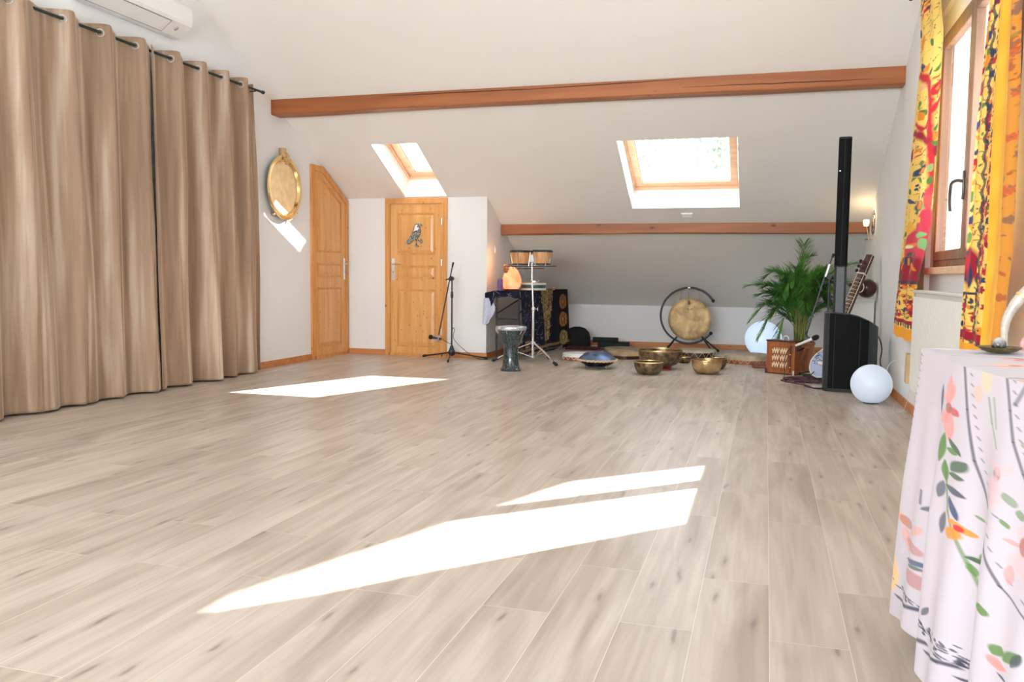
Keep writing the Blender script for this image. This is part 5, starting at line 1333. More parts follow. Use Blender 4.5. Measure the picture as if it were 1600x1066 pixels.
def far_stripes(p, T, U, V):
    sprinkle(p, 6.5*.17, 8.4*.17, 1.1, 3.3, 420, 77)
    run_print(p, FC_PRINT, 3)
    c0 = p.C.copy()
    u0, u1 = 6.4*.17, 8.6*.17
    floral_band(p, u0, u1, 3.18, 3.5, YEL, 5, 120); floral_band(p, u0, u1, 0.81, 1.12, YEL, 6, 260)
    p.rect(u0, u1, 1.10, 1.125, CP['K'], .9); p.rect(u0, u1, 0.775, 0.805, CP['R2'], 1); p.rect(u0, u1, 0.74, 0.775, YEL, 1)
    for k in range(40): p.ell(u0+k*.0095, 0.76, .003, .02, CP['K'], 0, 1)
    p.rect(u0, u1, 0, 0.735, AMB, 1)
far_edge = [(3.42, 7.72, 6.80), (3.1, 7.65, 6.78), (2.85, 7.60, 6.63), (2.3, 7.82, 6.63), (1.85, 7.98, 6.68), (1.53, 8.10, 6.73), (1.24, 8.22, 7.05), (1.02, 8.32, 7.27), (0.77, 8.42, 7.30), (0.645, 8.42, 7.33)]
printed_curtain('yellow and red tree print curtain on the far side of the gable window', far_edge, .17, FC_PRINT, far_stripes, 4, [(2.3, 0.010, 0.4), (4.7, 0.004, 1.0)])
def near_stripes(p, T, U, V):
    sprinkle(p, 4.8*.285, 5.4*.285, 1.0, 3.3, 500, 78)
    run_print(p, NC_PRINT, 4)
    b = np.clip((V-1.0)/1.7, 0, 1)
    # vertical border: zigzag, amber field, dim floral back edge
    e1 = 0.32-0.06*b; e2 = 0.60-0.12*b; e3 = 0.88-0.13*b
    keep = p.C.copy(); q = Print(U, V, YEL); floral_band(q, 4.0*.285, 5.6*.285, 0.7, 3.2, YEL, 9, 1500, 1, 1.0)
    m = ((T > e1) & (T < e2)).astype(float)[..., None]; p.C = keep*(1-m)+q.C*m
    z = (np.abs(T-e1-0.015-0.015*np.sin(V*70)) < 0.018).astype(float)[..., None]; p.C = p.C*(1-z*.85)+np.array(CP['K'])*z*.85
    m = ((T >= e2) & (T < e3)).astype(float)[..., None]; nz = 0.5+0.5*np.sin(V*9+U*40)*np.sin(V*23+2)
    amb = np.array(srgb(250, 196, 66))*(1-nz[..., None]*.35)+np.array(srgb(240, 140, 36))*nz[..., None]*.35; p.C = p.C*(1-m)+amb*m
    q2 = Print(U, V, srgb(222, 150, 60)); floral_band(q2, 4.0*.285, 5.6*.285, 0.7, 3.2, srgb(222, 150, 60), 12, 900, 1, 1.0)
    m = (T >= e3).astype(float)[..., None]; p.C = p.C*(1-m)+(q2.C*0.6+np.array(srgb(222, 150, 60))*0.4)*m
    # lower border
    q3 = Print(U, V, YEL); floral_band(q3, 4.0*.285, 5.6*.285, 0.7, 1.06, YEL, 19, 420, 1, 1.0)
    m = ((V < 1.06) & (T < e1)).astype(float)[..., None]; p.C = p.C*(1-m)+q3.C*m
    p.C = np.where(((V < 1.075) & (V > 1.06) & (T < e1))[..., None], np.array(CP['K']), p.C)
    p.C = np.where(((V < 0.86) & (V > 0.82) & (T < e2))[..., None], np.array(CP['R2']), p.C); p.C = np.where(((V < 0.80) & (T < e2))[..., None], np.array(AMB), p.C)
near_edge = [(3.42, 4.90, 4.26), (3.18, 4.92, 4.30), (2.578, 5.03, 4.45), (1.954, 5.20, 4.37), (1.272, 5.30, 4.36), (0.932, 5.34, 4.45), (0.743, 5.35, 4.50)]
printed_curtain('yellow and orange printed curtain on the near side of the gable window', near_edge, .285, NC_PRINT, near_stripes, 5, [(3.2, 0.010, 0.0), (6.3, 0.003, 1.2)], 1.05)
rd = thing('curtain_rod', 'dark curtain rod above the gable window carrying the yellow curtains', 'curtain rod', (1.08, 7.95, 3.47))
obj('pole', tube([(0, 0, 0), (0, -4.1, 0)], 0.011, 10), M_['iron'], rd, True)
obj('finial', sphere((0, 0.015, 0), 0.022, 12, 8), M_['iron'], rd, True)
obj('bracket', box((0, -0.12, -0.012), (XR-1.081, -0.10, 0.012), 0.003), M_['iron'], rd)

# radiator
ra = thing('radiator', 'cream ribbed radiator under the gable window', 'radiator', (XR-0.03, 6.35, 0.24))
W2 = 1.02
n = 66; prof = []
bm = bmesh.new(); add_box(bm, (-0.078, -W2, 0), (-0.012, W2, 0.80), 0.008); obj('panel', bm, M_['cream'], ra)
bm = bmesh.new(); pts = []
y = -W2+0.02
while y < W2-0.02:
    pts += [(-0.0785, y), (-0.084, y+0.006), (-0.084, y+0.020), (-0.0785, y+0.026)]; y += 0.031
va = [bm.verts.new((p[0], p[1], 0.04)) for p in pts]; vb = [bm.verts.new((p[0], p[1], 0.765)) for p in pts]
for i in range(len(pts)-1): bm.faces.new((va[i], va[i+1], vb[i+1], vb[i]))
obj('ribs', bm, M_['cream'], ra)
obj('top_grille', box((-0.088, -W2-0.005, 0.795), (-0.004, W2+0.005, 0.818), 0.006), M_['cream'], ra)
obj('wall_bracket', box((-0.012, W2-0.25, 0.2), (0.028, W2-0.2, 0.7), 0.002), M_['satin'], ra)
st = thing('wooden_strip', 'pale wooden strip standing between the radiator and the wall', 'wooden strip', (XR-0.045, 7.92, 0.26))
obj('strip', box((-0.018, -0.045, 0), (0.018, 0.045, 0.25), 0.003, Matrix.Rotation(0.12, 3, 'X')), mat('pale_wood', srgb(206, 176, 132), 0.7, var=0.1), st)

# ------------------------------------------------------------------ foreground table with floral cloth
ft = thing('side_table', 'white table hidden under the floral cloth at the right edge', 'table', (0.80, 1.9, 0))
obj('table_top', box((-0.12, -1.0, 0.885), (0.36, 0.97, 0.918), 0.004), M_['white'], ft)
for x in (-0.08, 0.30):
    for y in (-0.95, 0.90): obj('leg', box((x-0.02, y-0.02, 0.003), (x+0.02, y+0.02, 0.884), 0.003), M_['white'], ft)
CW = srgb(203, 194, 202)
fc_m = cloth_mat('watercolour_floral_cotton', 0.9, transl=0.12, sheen=0.1)
fcl = thing('tablecloth', 'white tablecloth with watercolour flowers and stitched lines in the right foreground', 'tablecloth', (0.47, 2.0, 0.93))
def xe(y): return 0.470+(0.0 if y > 2.35 else 0.17*(2.35-y)**1.15)
YF_ = 2.885
nv, nu = 520, 560
yy = np.linspace(YF_, 0.95, nu); ss = np.linspace(0, 1, nv)
P = np.zeros((nv, nu, 3)); ZT2 = 0.929
for i, y in enumerate(yy):
    d = YF_-y; x0 = xe(y)
    hem = 0.052+0.022*abs(math.sin(d*PI/0.30))+0.012*math.sin(d*7)
    far = math.exp(-d/0.16)
    for j, s in enumerate(ss):
        z = ZT2-(ZT2-hem)*s
        fall = 1-(z/ZT2)
        fold = (0.030*math.sin(d*15.5+0.5)+0.016*math.sin(d*31+1.0+fall*1.5))*min(1, fall*2.2)*(0.35+fall)
        flare = 0.018*fall+0.0*far
        x = x0-flare-fold*0.9-0.004
        r = 0.012
        P[j, i] = (x-0.47, y+0.17*fall*far*0.55-2.0, z-0.93)
U, V = np.meshgrid(yy*0.2, ss); Vz = P[..., 2]+0.93
pf = Print(U, Vz, CW)
pf.put(np.clip(np.cos((U-0.44)*60)*0.5, 0, 1)*0.0, CW)
run_print(pf, TC_PRINT, 2)
o = grid_obj('side_fall', P, fc_m, fcl, pf.C)
# sheet on the table top and the fall at the far end
nx, ny = 150, 380
xx = np.linspace(0, 1, nx); y2 = np.linspace(YF_, 0.95, ny)
Pt = np.zeros((nx, ny, 3))
for i, y in enumerate(y2):
    for j, a in enumerate(xx):
        x = xe(y)-0.004+a*(1.165-xe(y)); Pt[j, i] = (x-0.47, y-2.0, ZT2-0.93+(0.0015*math.sin(x*20+y*11) if 0 < j < nx-1 else 0))
Ut, Vt = np.meshgrid(y2*1.0, xx); Xw = Pt[..., 0]+0.47; Yw = Pt[..., 1]+2.0
pt = Print(Xw, Yw, srgb(198, 189, 194))
rn = random.Random(8)
for k in range(26):
    pt.flower(rn.uniform(.5, 1.15), rn.uniform(1.0, 2.6), rn.uniform(.05, .10), 6, CP[rn.choice(['P', 'Y', 'R', 'P2', 'O3'])], CP['M'], .6, rn.uniform(0, 1))
for k in range(30): pt.leaf(rn.uniform(.5, 1.15), rn.uniform(1.0, 2.75), .09, .025, rn.uniform(0, 6.28), CP[rn.choice(['G2', 'K2', 'G'])], .5)
for y in (2.62, 2.36, 2.06): pt.line([(0.5, y), (1.2, y)], 0.008, CP['K'], .5)
grid_obj('top_sheet', Pt, fc_m, fcl, pt.C)
Pe = np.zeros((60, 60, 3))
for j in range(60):
    for i in range(60):
        a = i/59; fall = j/59; Pe[j, i] = ((0.466-0.018*fall)+a*0.70-0.47, YF_+0.17*fall*0.55*1.0+0.018*math.sin(a*22)*fall-2.0, ZT2-0.93-0.87*fall)
Ue, Ve = np.meshgrid(np.linspace(0, .7, 60), np.linspace(.93, .06, 60)); grid_obj('end_fall', Pe, fc_m, fcl, Print(Ue, Ve, CW).C)

ds = thing('bronze_dish', 'shallow bronze dish on the floral tablecloth', 'dish', (0.650, 2.76, 0.9325))
obj('dish', lathe([(0, 0.0), (0.028, 0.0), (0.045, 0.005), (0.056, 0.014), (0.0575, 0.0165), (0.054, 0.016), (0.043, 0.0085), (0, 0.005)], 44), mat('dark_bronze', srgb(120, 104, 72), 0.42, 0.7, var=0.3, scale=60), ds, True)
cr = thing('crystal', 'grey and dark green rounded crystal in the bronze dish', 'stone', (0.648, 2.76, 0.9378))
def crm_():
    m, nt, b = new_mat('moss_agate'); tc = N(nt, 'ShaderNodeTexCoord'); sp = N(nt, 'ShaderNodeSeparateXYZ'); nt.links.new(tc.outputs['Object'], sp.inputs[0])
    nz = N(nt, 'ShaderNodeTexNoise'); nz.inputs['Scale'].default_value = 60; nt.links.new(tc.outputs['Object'], nz.inputs['Vector'])
    a = N(nt, 'ShaderNodeMath', operation='MULTIPLY_ADD'); a.inputs[1].default_value = 0.035; nt.links.new(nz.outputs['Fac'], a.inputs[0]); nt.links.new(sp.outputs['Z'], a.inputs[2])
    r = N(nt, 'ShaderNodeValToRGB'); e = r.color_ramp.elements; e[0].position = 0.030; e[0].color = srgb(28, 36, 30)+(1,); e[1].position = 0.052; e[1].color = srgb(176, 170, 164)+(1,)
    nt.links.new(a.outputs[0], r.inputs[0]); nt.links.new(r.outputs[0], b.inputs['Base Color']); b.inputs['Roughness'].default_value = 0.25; return m
bm = bmesh.new(); add_lathe(bm, [(0, 0), (0.014, 0.001), (0.019, 0.010), (0.0185, 0.022), (0.014, 0.032), (0.006, 0.0375), (0, 0.038)], 20, wob=lambda a, z: 0.06*math.sin(3*a+z*90)); obj('stone', bm, crm_(), cr, True)
hn = thing('horn', 'pale curved horn with a brass band standing behind the bronze dish', 'horn', (0.705, 2.93, 0.931))
hp_ = smooth_path([(0, 0, 0), (-0.003, 0, 0.03), (-0.004, 0, 0.06), (0.002, 0, 0.095), (0.018, 0, 0.13), (0.038, 0, 0.160), (0.062, 0, 0.183), (0.09, 0, 0.20)], 5); n = len(hp_)
obj('horn_tube', tube(hp_, [0.0085+0.0145*(k/(n-1))**1.3 for k in range(n)], 18), mat('polished_pale_horn', srgb(178, 168, 154), 0.3, var=0.15, scale=20, stretch=(1, 1, 3)), hn, True)
bandc = hp_[25]; bd = (hp_[26]-hp_[24]).normalized(); rb_ = 0.0085+0.0145*(25/(n-1))**1.3
obj('brass_band', tube([bandc-bd*0.004, bandc+bd*0.004], rb_+0.0022, 20), M_['brassr'], hn, True)
obj('foot_disc', lathe([(0, 0), (0.016, 0), (0.016, 0.003), (0, 0.004)], 18), M_['brassr'], hn)
rq = thing('pink_crystal', 'small pointed pink crystal beside the curved horn', 'stone', (0.745, 2.90, 0.931))
obj('point', lathe([(0, 0), (0.009, 0.0), (0.0085, 0.022), (0, 0.040)], 6), mat('rose_quartz', srgb(214, 150, 144), 0.2), rq)
# ------------------------------------------------------------------ column loudspeaker
sp = thing('column_loudspeaker', 'tall black column loudspeaker on its black bass cabinet near the right wall', 'loudspeaker', (0.575, 9.16, 0), math.radians(-3))
grille = mat('black_perforated_grille', (0.005, 0.0055, 0.006), 0.75, var=0.25, scale=8, bump=0.2, bscale=400, spec=0.15)
side = mat('slate_black_plastic', (0.024, 0.030, 0.032), 0.38, var=0.1, scale=8)
fp = [(0.0, 0.07), (0.012, 0.03), (0.05, 0.005), (0.10, 0.0), (0.24, -0.012), (0.32, 0.0), (0.42, 0.03), (0.49, 0.075), (0.51, 0.12), (0.51, 0.38), (0.48, 0.42), (0.03, 0.42), (0.0, 0.39)]
def topz(x): return 0.80 if x < 0.15 else 0.795-0.125*((x-0.15)/0.36)**2.2
bm = bmesh.new(); nz_ = []
lo = [bm.verts.new((p[0], p[1], 0.035)) for p in fp]; hi = [bm.verts.new((p[0], p[1], topz(p[0])-0.012)) for p in fp]
cxp = sum(p[0] for p in fp)/len(fp); cyp = sum(p[1] for p in fp)/len(fp)
tp = [bm.verts.new((cxp+(p[0]-cxp)*0.95, cyp+(p[1]-cyp)*0.93, topz(p[0]))) for p in fp]
n = len(fp)
for i in range(n):
    j = (i+1) % n; f = bm.faces.new((lo[i], lo[j], hi[j], hi[i])); f.material_index = 0 if 2 <= i <= 5 else 1
    f = bm.faces.new((hi[i], hi[j], tp[j], tp[i])); f.material_index = 1
# domed top, front and rear rows joined across
order = sorted(range(n), key=lambda i: fp[i][0])
f = bm.faces.new(tp); f.material_index = 1; bm.faces.new(lo[::-1])
bmesh.ops.triangulate(bm, faces=[f])
obj('bass_cabinet', bm, [grille, side], sp)
obj('base_plinth', prism([(cxp+(p[0]-cxp)*0.99, cyp+(p[1]-cyp)*0.99, 0.004) for p in fp], (0, 0, 0.030)), M_['rubber'], sp)
obj('grille_seam', box((0.098, -0.006, 0.04), (0.103, 0.004, 0.77), 0), M_['rubber'], sp)
obj('grille_seam', box((0.335, 0.001, 0.04), (0.340, 0.014, 0.73), 0), M_['rubber'], sp)
def colsec(x0, x1, y0, y1, b): return [(x0, y1), (x0, y0+b), (x0+b, y0), (x1-b, y0), (x1, y0+b), (x1, y1)]
cs = colsec(0.075, 0.192, 0.06, 0.18, 0.022)
obj('column_lower', prism([(x, y, 0.76) for x, y in cs], (0, 0, 0.50)), side, sp)
obj('column_array', prism([(x, y, 1.265) for x, y in colsec(0.073, 0.194, 0.058, 0.182, 0.024)], (0, 0, 1.26)), grille, sp)
obj('column_cap', prism([(x, y, 2.5255) for x, y in colsec(0.073, 0.194, 0.058, 0.182, 0.024)], (0, 0, 0.018)), M_['rubber'], sp)
obj('column_seam', box((0.13, 0.0555, 1.27), (0.135, 0.0575, 2.52), 0), M_['rubber'], sp)
obj('badge', box((0.085, 0.055, 2.205), (0.100, 0.058, 2.212), 0), M_['satin'], sp)
obj('joint_collar', prism([(x, y, 1.255) for x, y in colsec(0.071, 0.196, 0.056, 0.184, 0.024)], (0, 0, 0.012)), M_['rubber'], sp)
pc = thing('power_cable', 'black cable hanging behind the bass cabinet next to the right white globe lamp', 'cable', (1.09, 9.74, 0))
obj('cable', tube(smooth_path([(-0.02, 0, 0.62), (0.07, 0.02, 0.52), (0.10, 0.0, 0.40), (0.085, -0.03, 0.27), (0.10, -0.2, 0.14), (0.06, -0.3, 0.012), (-0.2, -0.2, 0.008)], 6), 0.006, 6), M_['black'], pc, True)

# globe lamps
def globe(label, x, y, R_, col, st):
    t = thing('globe_lamp', label, 'lamp', (x, y, 0), 0, 'white globe floor lamps')
    m = mat('glowing_opal_plastic_'+('cool' if x < 0.5 else 'white'), (0.52, 0.58, 0.68), 0.35, emit=col, estr=st)
    prof = []; n = 26; a0 = math.asin(0.42)
    zc_ = R_*math.cos(a0)+0.012
    prof.append((R_*0.42*0.9, 0.012))
    for k in range(n+1):
        a = -PI/2+a0+(PI-a0)*k/n; prof.append((max(0, R_*math.cos(a)), zc_+R_*math.sin(a)))
    obj('globe', lathe(prof, 48), m, t, True); obj('base_ring', lathe([(0, 0), (R_*0.36, 0), (R_*0.38, 0.012), (0, 0.013)], 32), M_['rubber'], t, True)
    return t
globe('white globe floor lamp standing in front of the black bass cabinet', 0.955, 8.44, 0.181, (0.70, 0.82, 1.0), 0.26)
globe('bluish white globe floor lamp in the alcove behind the wooden box', -0.015, 13.0, 0.262, (0.60, 0.80, 1.0), 0.55)
gc = thing('lamp_cable', 'thin pale cable looping from the right globe lamp to the radiator corner', 'cable', (1.05, 8.4, 0))
obj('cable', tube(smooth_path([(0.10, 0.0, 0.01), (0.02, -0.55, 0.006), (0.08, -0.35, 0.006), (0.14, -0.45, 0.006), (0.05, -0.5, 0.007), (0.12, -0.42, 0.02), (0.145, -0.50, 0.20), (0.13, -0.46, 0.34), (0.09, -0.2, 0.42), (0.04, 0.0, 0.36), (0.03, 0.02, 0.2)], 7), 0.0022, 5), M_['cream'], gc, True)

# wooden reed box, wooden planter and palm -----------------------------
hb = thing('wooden_box', 'brown wooden harmonium-like box with cream lattice cut-outs in front of the palm', 'box', (0.030, 10.72, 0), math.radians(-33))
W, D_, Hh = 0.375, 0.15, 0.385
bm = bmesh.new(); add_box(bm, (0, 0, 0.012), (W, D_, Hh), 0.004); obj('case', bm, M_['redwood'], hb)
obj('top_lid', box((-0.008, -0.006, Hh+0.0005), (W+0.008, D_+0.008, Hh+0.016), 0.004), M_['darkwood'], hb)
obj('base_board', box((-0.006, -0.006, 0.0), (W+0.006, D_+0.006, 0.0115), 0.003), M_['darkwood'], hb)
obj('lattice_panel', box((0.075, -0.011, 0.065), (0.300, -0.0005, 0.325), 0.002), mat('red_brown_panel', srgb(150, 84, 48), 0.45, var=0.12), hb)
crw = mat('cream_inlay', srgb(232, 216, 180), 0.6)
slot0 = None
for r_i in range(3):
    for c_i in range(2):
        for k in range(6):
            x = 0.094+c_i*0.105+k*0.0155; z = 0.105+r_i*0.083+(0.018 if k % 2 else 0.0)
            if slot0 is None:
                slot0 = obj('lattice_slot', box((-0.0056, -0.003, -0.027), (0.0056, 0, 0.027), 0.0016), crw, hb); s = slot0
            else: s = slot0.copy(); COL.objects.link(s); s.parent = hb
            s.location = (x, -0.0112, z); s.rotation_euler = (0, 0.30 if k % 2 else -0.12, 0)
obj('side_strap', box((0.318, -0.008, 0.03), (0.334, -0.0005, 0.35), 0.002), M_['darkwood'], hb)
for z in (0.09, 0.24): obj('latch', lathe([(0, 0), (0.010, 0), (0.008, 0.012), (0, 0.014)], 12, (0.326, -0.008, z), (0, -1, 0)), M_['brassr'], hb)
obj('handle_arc', tube(smooth_path([(0.17, 0.08, Hh+0.016), (0.175, 0.08, Hh+0.055), (0.21, 0.08, Hh+0.068), (0.24, 0.08, Hh+0.05), (0.245, 0.08, Hh+0.016)], 5), 0.006, 8), M_['white'], hb, True)
for x in (0.005, W-0.005): obj('corner_foot', box((x-0.012, -0.014, 0), (x+0.012, 0.0, 0.055), 0.003), M_['satin'] if x > 0.1 else M_['darkwood'], hb)
obj('bellows_flap', prism([(W+0.002, 0.02, 0.01), (W+0.10, 0.06, 0.33), (W+0.085, 0.075, 0.335), (W+0.002, 0.04, 0.01)], (0, 0.09, 0)), M_['redwood'], hb)
obj('bellows_fold', prism([(W+0.002, 0.03, 0.285), (W+0.055, 0.045, 0.318), (W+0.05, 0.05, 0.328), (W+0.002, 0.04, 0.315)], (0, 0.08, 0)), M_['rubber'], hb)

pot = thing('potted_palm', 'bushy green areca palm in a brown planter behind the wooden box', 'plant', (0.42, 11.22, 0))
obj('planter', prism([(-0.17, -0.17, 0.0), (0.17, -0.17, 0.0), (0.17, 0.17, 0.0), (-0.17, 0.17, 0.0)], (0, 0, 0.33)), M_['redwood'], pot)
obj('planter_rim', box((-0.18, -0.18, 0.331), (0.18, 0.18, 0.355), 0.004), M_['redwood'], pot)
obj('soil', lathe([(0.15, 0.356), (0.08, 0.366), (0, 0.37)], 20), mat('dark_soil', srgb(60, 44, 34), 0.95, var=0.4, scale=60), pot)
def leaf_mat(name, c1, c2):
    m, nt, b = new_mat(name); tc = N(nt, 'ShaderNodeTexCoord'); nz = N(nt, 'ShaderNodeTexNoise'); nz.inputs['Scale'].default_value = 7
    nt.links.new(tc.outputs['Object'], nz.inputs['Vector']); r = N(nt, 'ShaderNodeValToRGB'); e = r.color_ramp.elements
    e[0].position = 0.35; e[0].color = c1+(1,); e[1].position = 0.65; e[1].color = c2+(1,)
    nt.links.new(nz.outputs['Fac'], r.inputs[0]); nt.links.new(r.outputs[0], b.inputs['Base Color']); b.inputs['Roughness'].default_value = 0.4
    tr = N(nt, 'ShaderNodeBsdfTranslucent'); nt.links.new(r.outputs[0], tr.inputs[0]); mx = N(nt, 'ShaderNodeMixShader'); mx.inputs[0].default_value = 0.3
    nt.links.new(b.outputs[0], mx.inputs[1]); nt.links.new(tr.outputs[0], mx.inputs[2]); nt.links.new(mx.outputs[0], nt.nodes['Material Output'].inputs[0]); return m
LM1 = leaf_mat('palm_leaf', srgb(58, 110, 48), srgb(112, 168, 76)); LM2 = leaf_mat('palm_stem', srgb(128, 146, 66), srgb(168, 166, 92))
rn = random.Random(21)
def add_leaflet(bm, p0, d, L, Wd, droop, mi):
    d = d.normalized(); s = d.cross(Vector((0, 0, 1)));
    if s.length < 0.1: s = Vector((1, 0, 0))
    s.normalize(); prev = None; n = 5; p = p0.copy(); dd = d.copy()
    for k in range(n+1):
        t = k/n; wd = Wd*(math.sin(PI*min(1, 0.12+t*0.88))**0.8) if k < n else 0.0004
        up = s.cross(dd).normalized()*(-wd*0.25)
        a, c, b_ = bm.verts.new(p+s*wd*0.5), bm.verts.new(p+up), bm.verts.new(p-s*wd*0.5)
        if prev:
            for q in ((prev[0], prev[1], c, a), (prev[1], prev[2], b_, c)):
                f = bm.faces.new(q); f.material_index = mi; f.smooth = True
        prev = (a, c, b_); dd = (dd+Vector((0, 0, -droop/n))).normalized(); p = p+dd*(L/n)
# fronds: azimuth (deg, 0 = +x, 270 = towards the room), stem height, reach, tip drop
fr = []
for k in range(62):
    fr.append((rn.uniform(0, 360), rn.uniform(0.42, 0.86), rn.uniform(0.16, 0.46), rn.uniform(-0.06, 0.16)))
fr += [(188, 0.70, 0.62, 0.02), (172, 0.45, 0.60, 0.2), (8, 0.92, 0.60, -0.05), (20, 0.75, 0.62, 0.1), (95, 1.10, 0.10, -0.10), (200, 0.35, 0.48, 0.30), (350, 0.42, 0.5, 0.25), (60, 1.0, 0.25, -0.05), (215, 0.30, 0.35, 0.35)]
for (az, hh, reach, drop) in fr:
    a = math.radians(az); dirv = Vector((math.cos(a), math.sin(a)*0.7, 0)); b0 = Vector((rn.uniform(-.06, .06), rn.uniform(-.06, .06), 0.36))
    if b0.y+dirv.y*reach < -0.55: continue
    pts = smooth_path([b0, b0+Vector((0, 0, hh*0.45))+dirv*reach*0.10, b0+Vector((0, 0, hh*0.82))+dirv*reach*0.36, b0+Vector((0, 0, hh))+dirv*reach*0.70, b0+Vector((0, 0, hh-drop))+dirv*reach*1.05], 7)
    bm = bmesh.new(); n = len(pts); add_tube(bm, pts, [0.0058*(1-0.8*k/(n-1)) for k in range(n)], 5, mi=1)
    st = int(n*0.36)
    for k in range(st, n):
        t = (k-st)/(n-1-st); tg = (pts[min(k+1, n-1)]-pts[k-1]).normalized(); sd_ = tg.cross(Vector((0, 0, 1)))
        if sd_.length < 0.15: sd_ = Vector((-dirv.y, dirv.x, 0))
        sd_.normalize(); L = (0.08+0.14*math.sin(PI*(0.15+0.8*t)))*rn.uniform(.85, 1.1)
        for s_ in (-1, 1):
            d = (sd_*s_*0.6+tg*0.95+Vector((0, 0, rn.uniform(0.05, .45)))); add_leaflet(bm, pts[k], d, L, 0.0125, rn.uniform(.2, .8), 0)
            if k < n-1:
                q = pts[k].lerp(pts[k+1], 0.5); add_leaflet(bm, q, d+Vector((0, 0, rn.uniform(-.15, .15))), L*0.97, 0.0115, rn.uniform(.2, .8), 0)
    obj('frond', bm, [LM1, LM2], pot)
bm = bmesh.new()
for k in range(26):
    a = rn.uniform(0, 6.28); r = rn.uniform(0.01, 0.085); x, y = r*math.cos(a), r*math.sin(a)*0.9
    add_tube(bm, [(x, y, 0.355), (x*1.25, y*1.2, 0.55), (x*1.9+rn.uniform(-.02, .02), y*1.6, 0.80)], [0.0065, 0.0055, 0.003], 5)
o = obj('stem_clump', bm, LM2, pot); o['kind'] = 'stuff'

# microphone stand on the right
m2 = tripod_stand('black microphone stand with a long grey boom between the palm and the column loudspeaker', (0.69, 10.45, 0), 0, [(-0.30, 0.16), (0.05, -0.30), (0.26, 0.26)], 1.14)
obj('clutch', lathe([(0, -0.028), (0.028, -0.028), (0.032, 0), (0.028, 0.028), (0, 0.028)], 14, (-0.005, -0.02, 1.155), (0, 1, 0)), M_['black'], m2, True)
obj('clutch_grip', tube([(0.02, -0.05, 1.155), (0.075, -0.05, 1.14)], [0.014, 0.008], 8), M_['black'], m2, True)
obj('lock_knob', tube([(0.01, -0.02, 0.93), (0.045, -0.03, 0.93)], 0.014, 10), M_['black'], m2, True)
greym = mat('grey_steel_boom', (0.10, 0.11, 0.12), 0.35, 0.6, var=0.1)
obj('boom', tube([(0.025, -0.06, 1.40), (-0.062, -0.06, 1.13), (-0.225, -0.07, 0.515)], 0.009, 8), greym, m2, True)
obj('boom_sleeve', tube([(-0.005, -0.06, 1.30), (-0.045, -0.06, 1.16)], 0.0155, 10), M_['satin'], m2, True)
obj('boom_end', tube([(0.034, -0.06, 1.42), (0.020, -0.06, 1.375)], 0.014, 8), M_['rubber'], m2, True)
obj('clip', lathe([(0, -0.025), (0.030, -0.025), (0.036, 0), (0.030, 0.025), (0, 0.025)], 12, (-0.215, -0.09, 0.44), (0.2, 1, 0)), M_['black'], m2, True)
obj('gooseneck', tube([(-0.225, -0.07, 0.53), (-0.232, -0.08, 0.50), (-0.222, -0.085, 0.46)], 0.013, 8), M_['black'], m2, True)
mic(m2, (-0.345, -0.13, 0.365), (-0.095, -0.14, 0.485), M_['foam'], M_['cream'])
obj('cable', tube(smooth_path([(-0.33, -0.13, 0.37), (-0.40, -0.145, 0.335), (-0.455, -0.30, 0.25), (-0.46, -0.36, 0.08), (-0.45, -0.40, 0.012), (-0.30, -0.42, 0.008)], 6), 0.004, 6), M_['black'], m2, True)
cc = thing('coiled_cable', 'tangled dark maroon cable on the floor between the wooden box and the loudspeaker', 'cable', (0.47, 10.0, 0))
pts = []; rn = random.Random(4)
for k in range(64):
    a = k*0.82; r = 0.13+0.05*math.sin(k*1.7)+rn.uniform(-.02, .02); pts.append((r*math.cos(a)*1.25+0.05*math.sin(k*.37), r*math.sin(a)*1.5+0.10*math.cos(k*.23), 0.006+0.028*abs(math.sin(k*0.9))*(k/64)))
pts = [(0.24, -0.62, 0.006), (0.05, -0.70, 0.006), (-0.02, -0.45, 0.006), (-0.28, -0.05, 0.006)]+pts+[(0.10, -0.35, 0.05), (0.13, -0.60, 0.010), (0.0, -0.66, 0.012), (-0.05, -0.40, 0.02), (0.1, 0.1, 0.12), (0.16, 0.2, 0.03)]
obj('cable', tube(smooth_path(pts, 6), 0.0058, 6), mat('maroon_rubber', srgb(72, 34, 44), 0.5, var=0.2), cc, True)
mt = thing('floor_mat', 'thin black mat under the base of the sitar', 'mat', (0.66, 10.35, 0)); obj('mat', box((-0.22, -0.25, 0.0005), (0.24, 0.3, 0.012), 0.003), M_['rubber'], mt)

# storage cabinet and sitar
cb = thing('low_cabinet', 'pale low cabinet in the corner behind the loudspeaker', 'cabinet', (1.065, 10.95, 0))
obj('carcass', box((-0.135, -0.24, 0.0), (0.145, 0.24, 0.875), 0.003), M_['cream'], cb); obj('cabinet_top', box((-0.142, -0.25, 0.876), (0.15, 0.25, 0.905), 0.004), M_['cream'], cb)
obj('door', box((-0.128, -0.262, 0.03), (0.138, -0.241, 0.86), 0.003), M_['cream'], cb)
B_ = Vector((0.640, 10.02, 0.225)); T_ = Vector((1.105, 10.42, 1.385)); ax = (T_-B_).normalized()
si = thing('sitar', 'dark wooden sitar with a decorated body painted with pale sky reflection leaning in the corner beside the loudspeaker', 'sitar', tuple(B_))
zq = Vector((-0.62, -0.78, 0.0)); zq = (zq-ax*zq.dot(ax)).normalized(); xq = ax.cross(zq).normalized()
def S3(a, b_, c): return ax*a+xq*b_+zq*c                 # along the neck, across, towards the player
Ls = (T_-B_).length
bm = bmesh.new(); n = 28
def ring(a, w_, dpt, zf): return [bm.verts.new(S3(a, w_*math.cos(t), zf-dpt*max(0, math.sin(t)) if True else 0)) for t in [PI*k/12 for k in range(13)]]
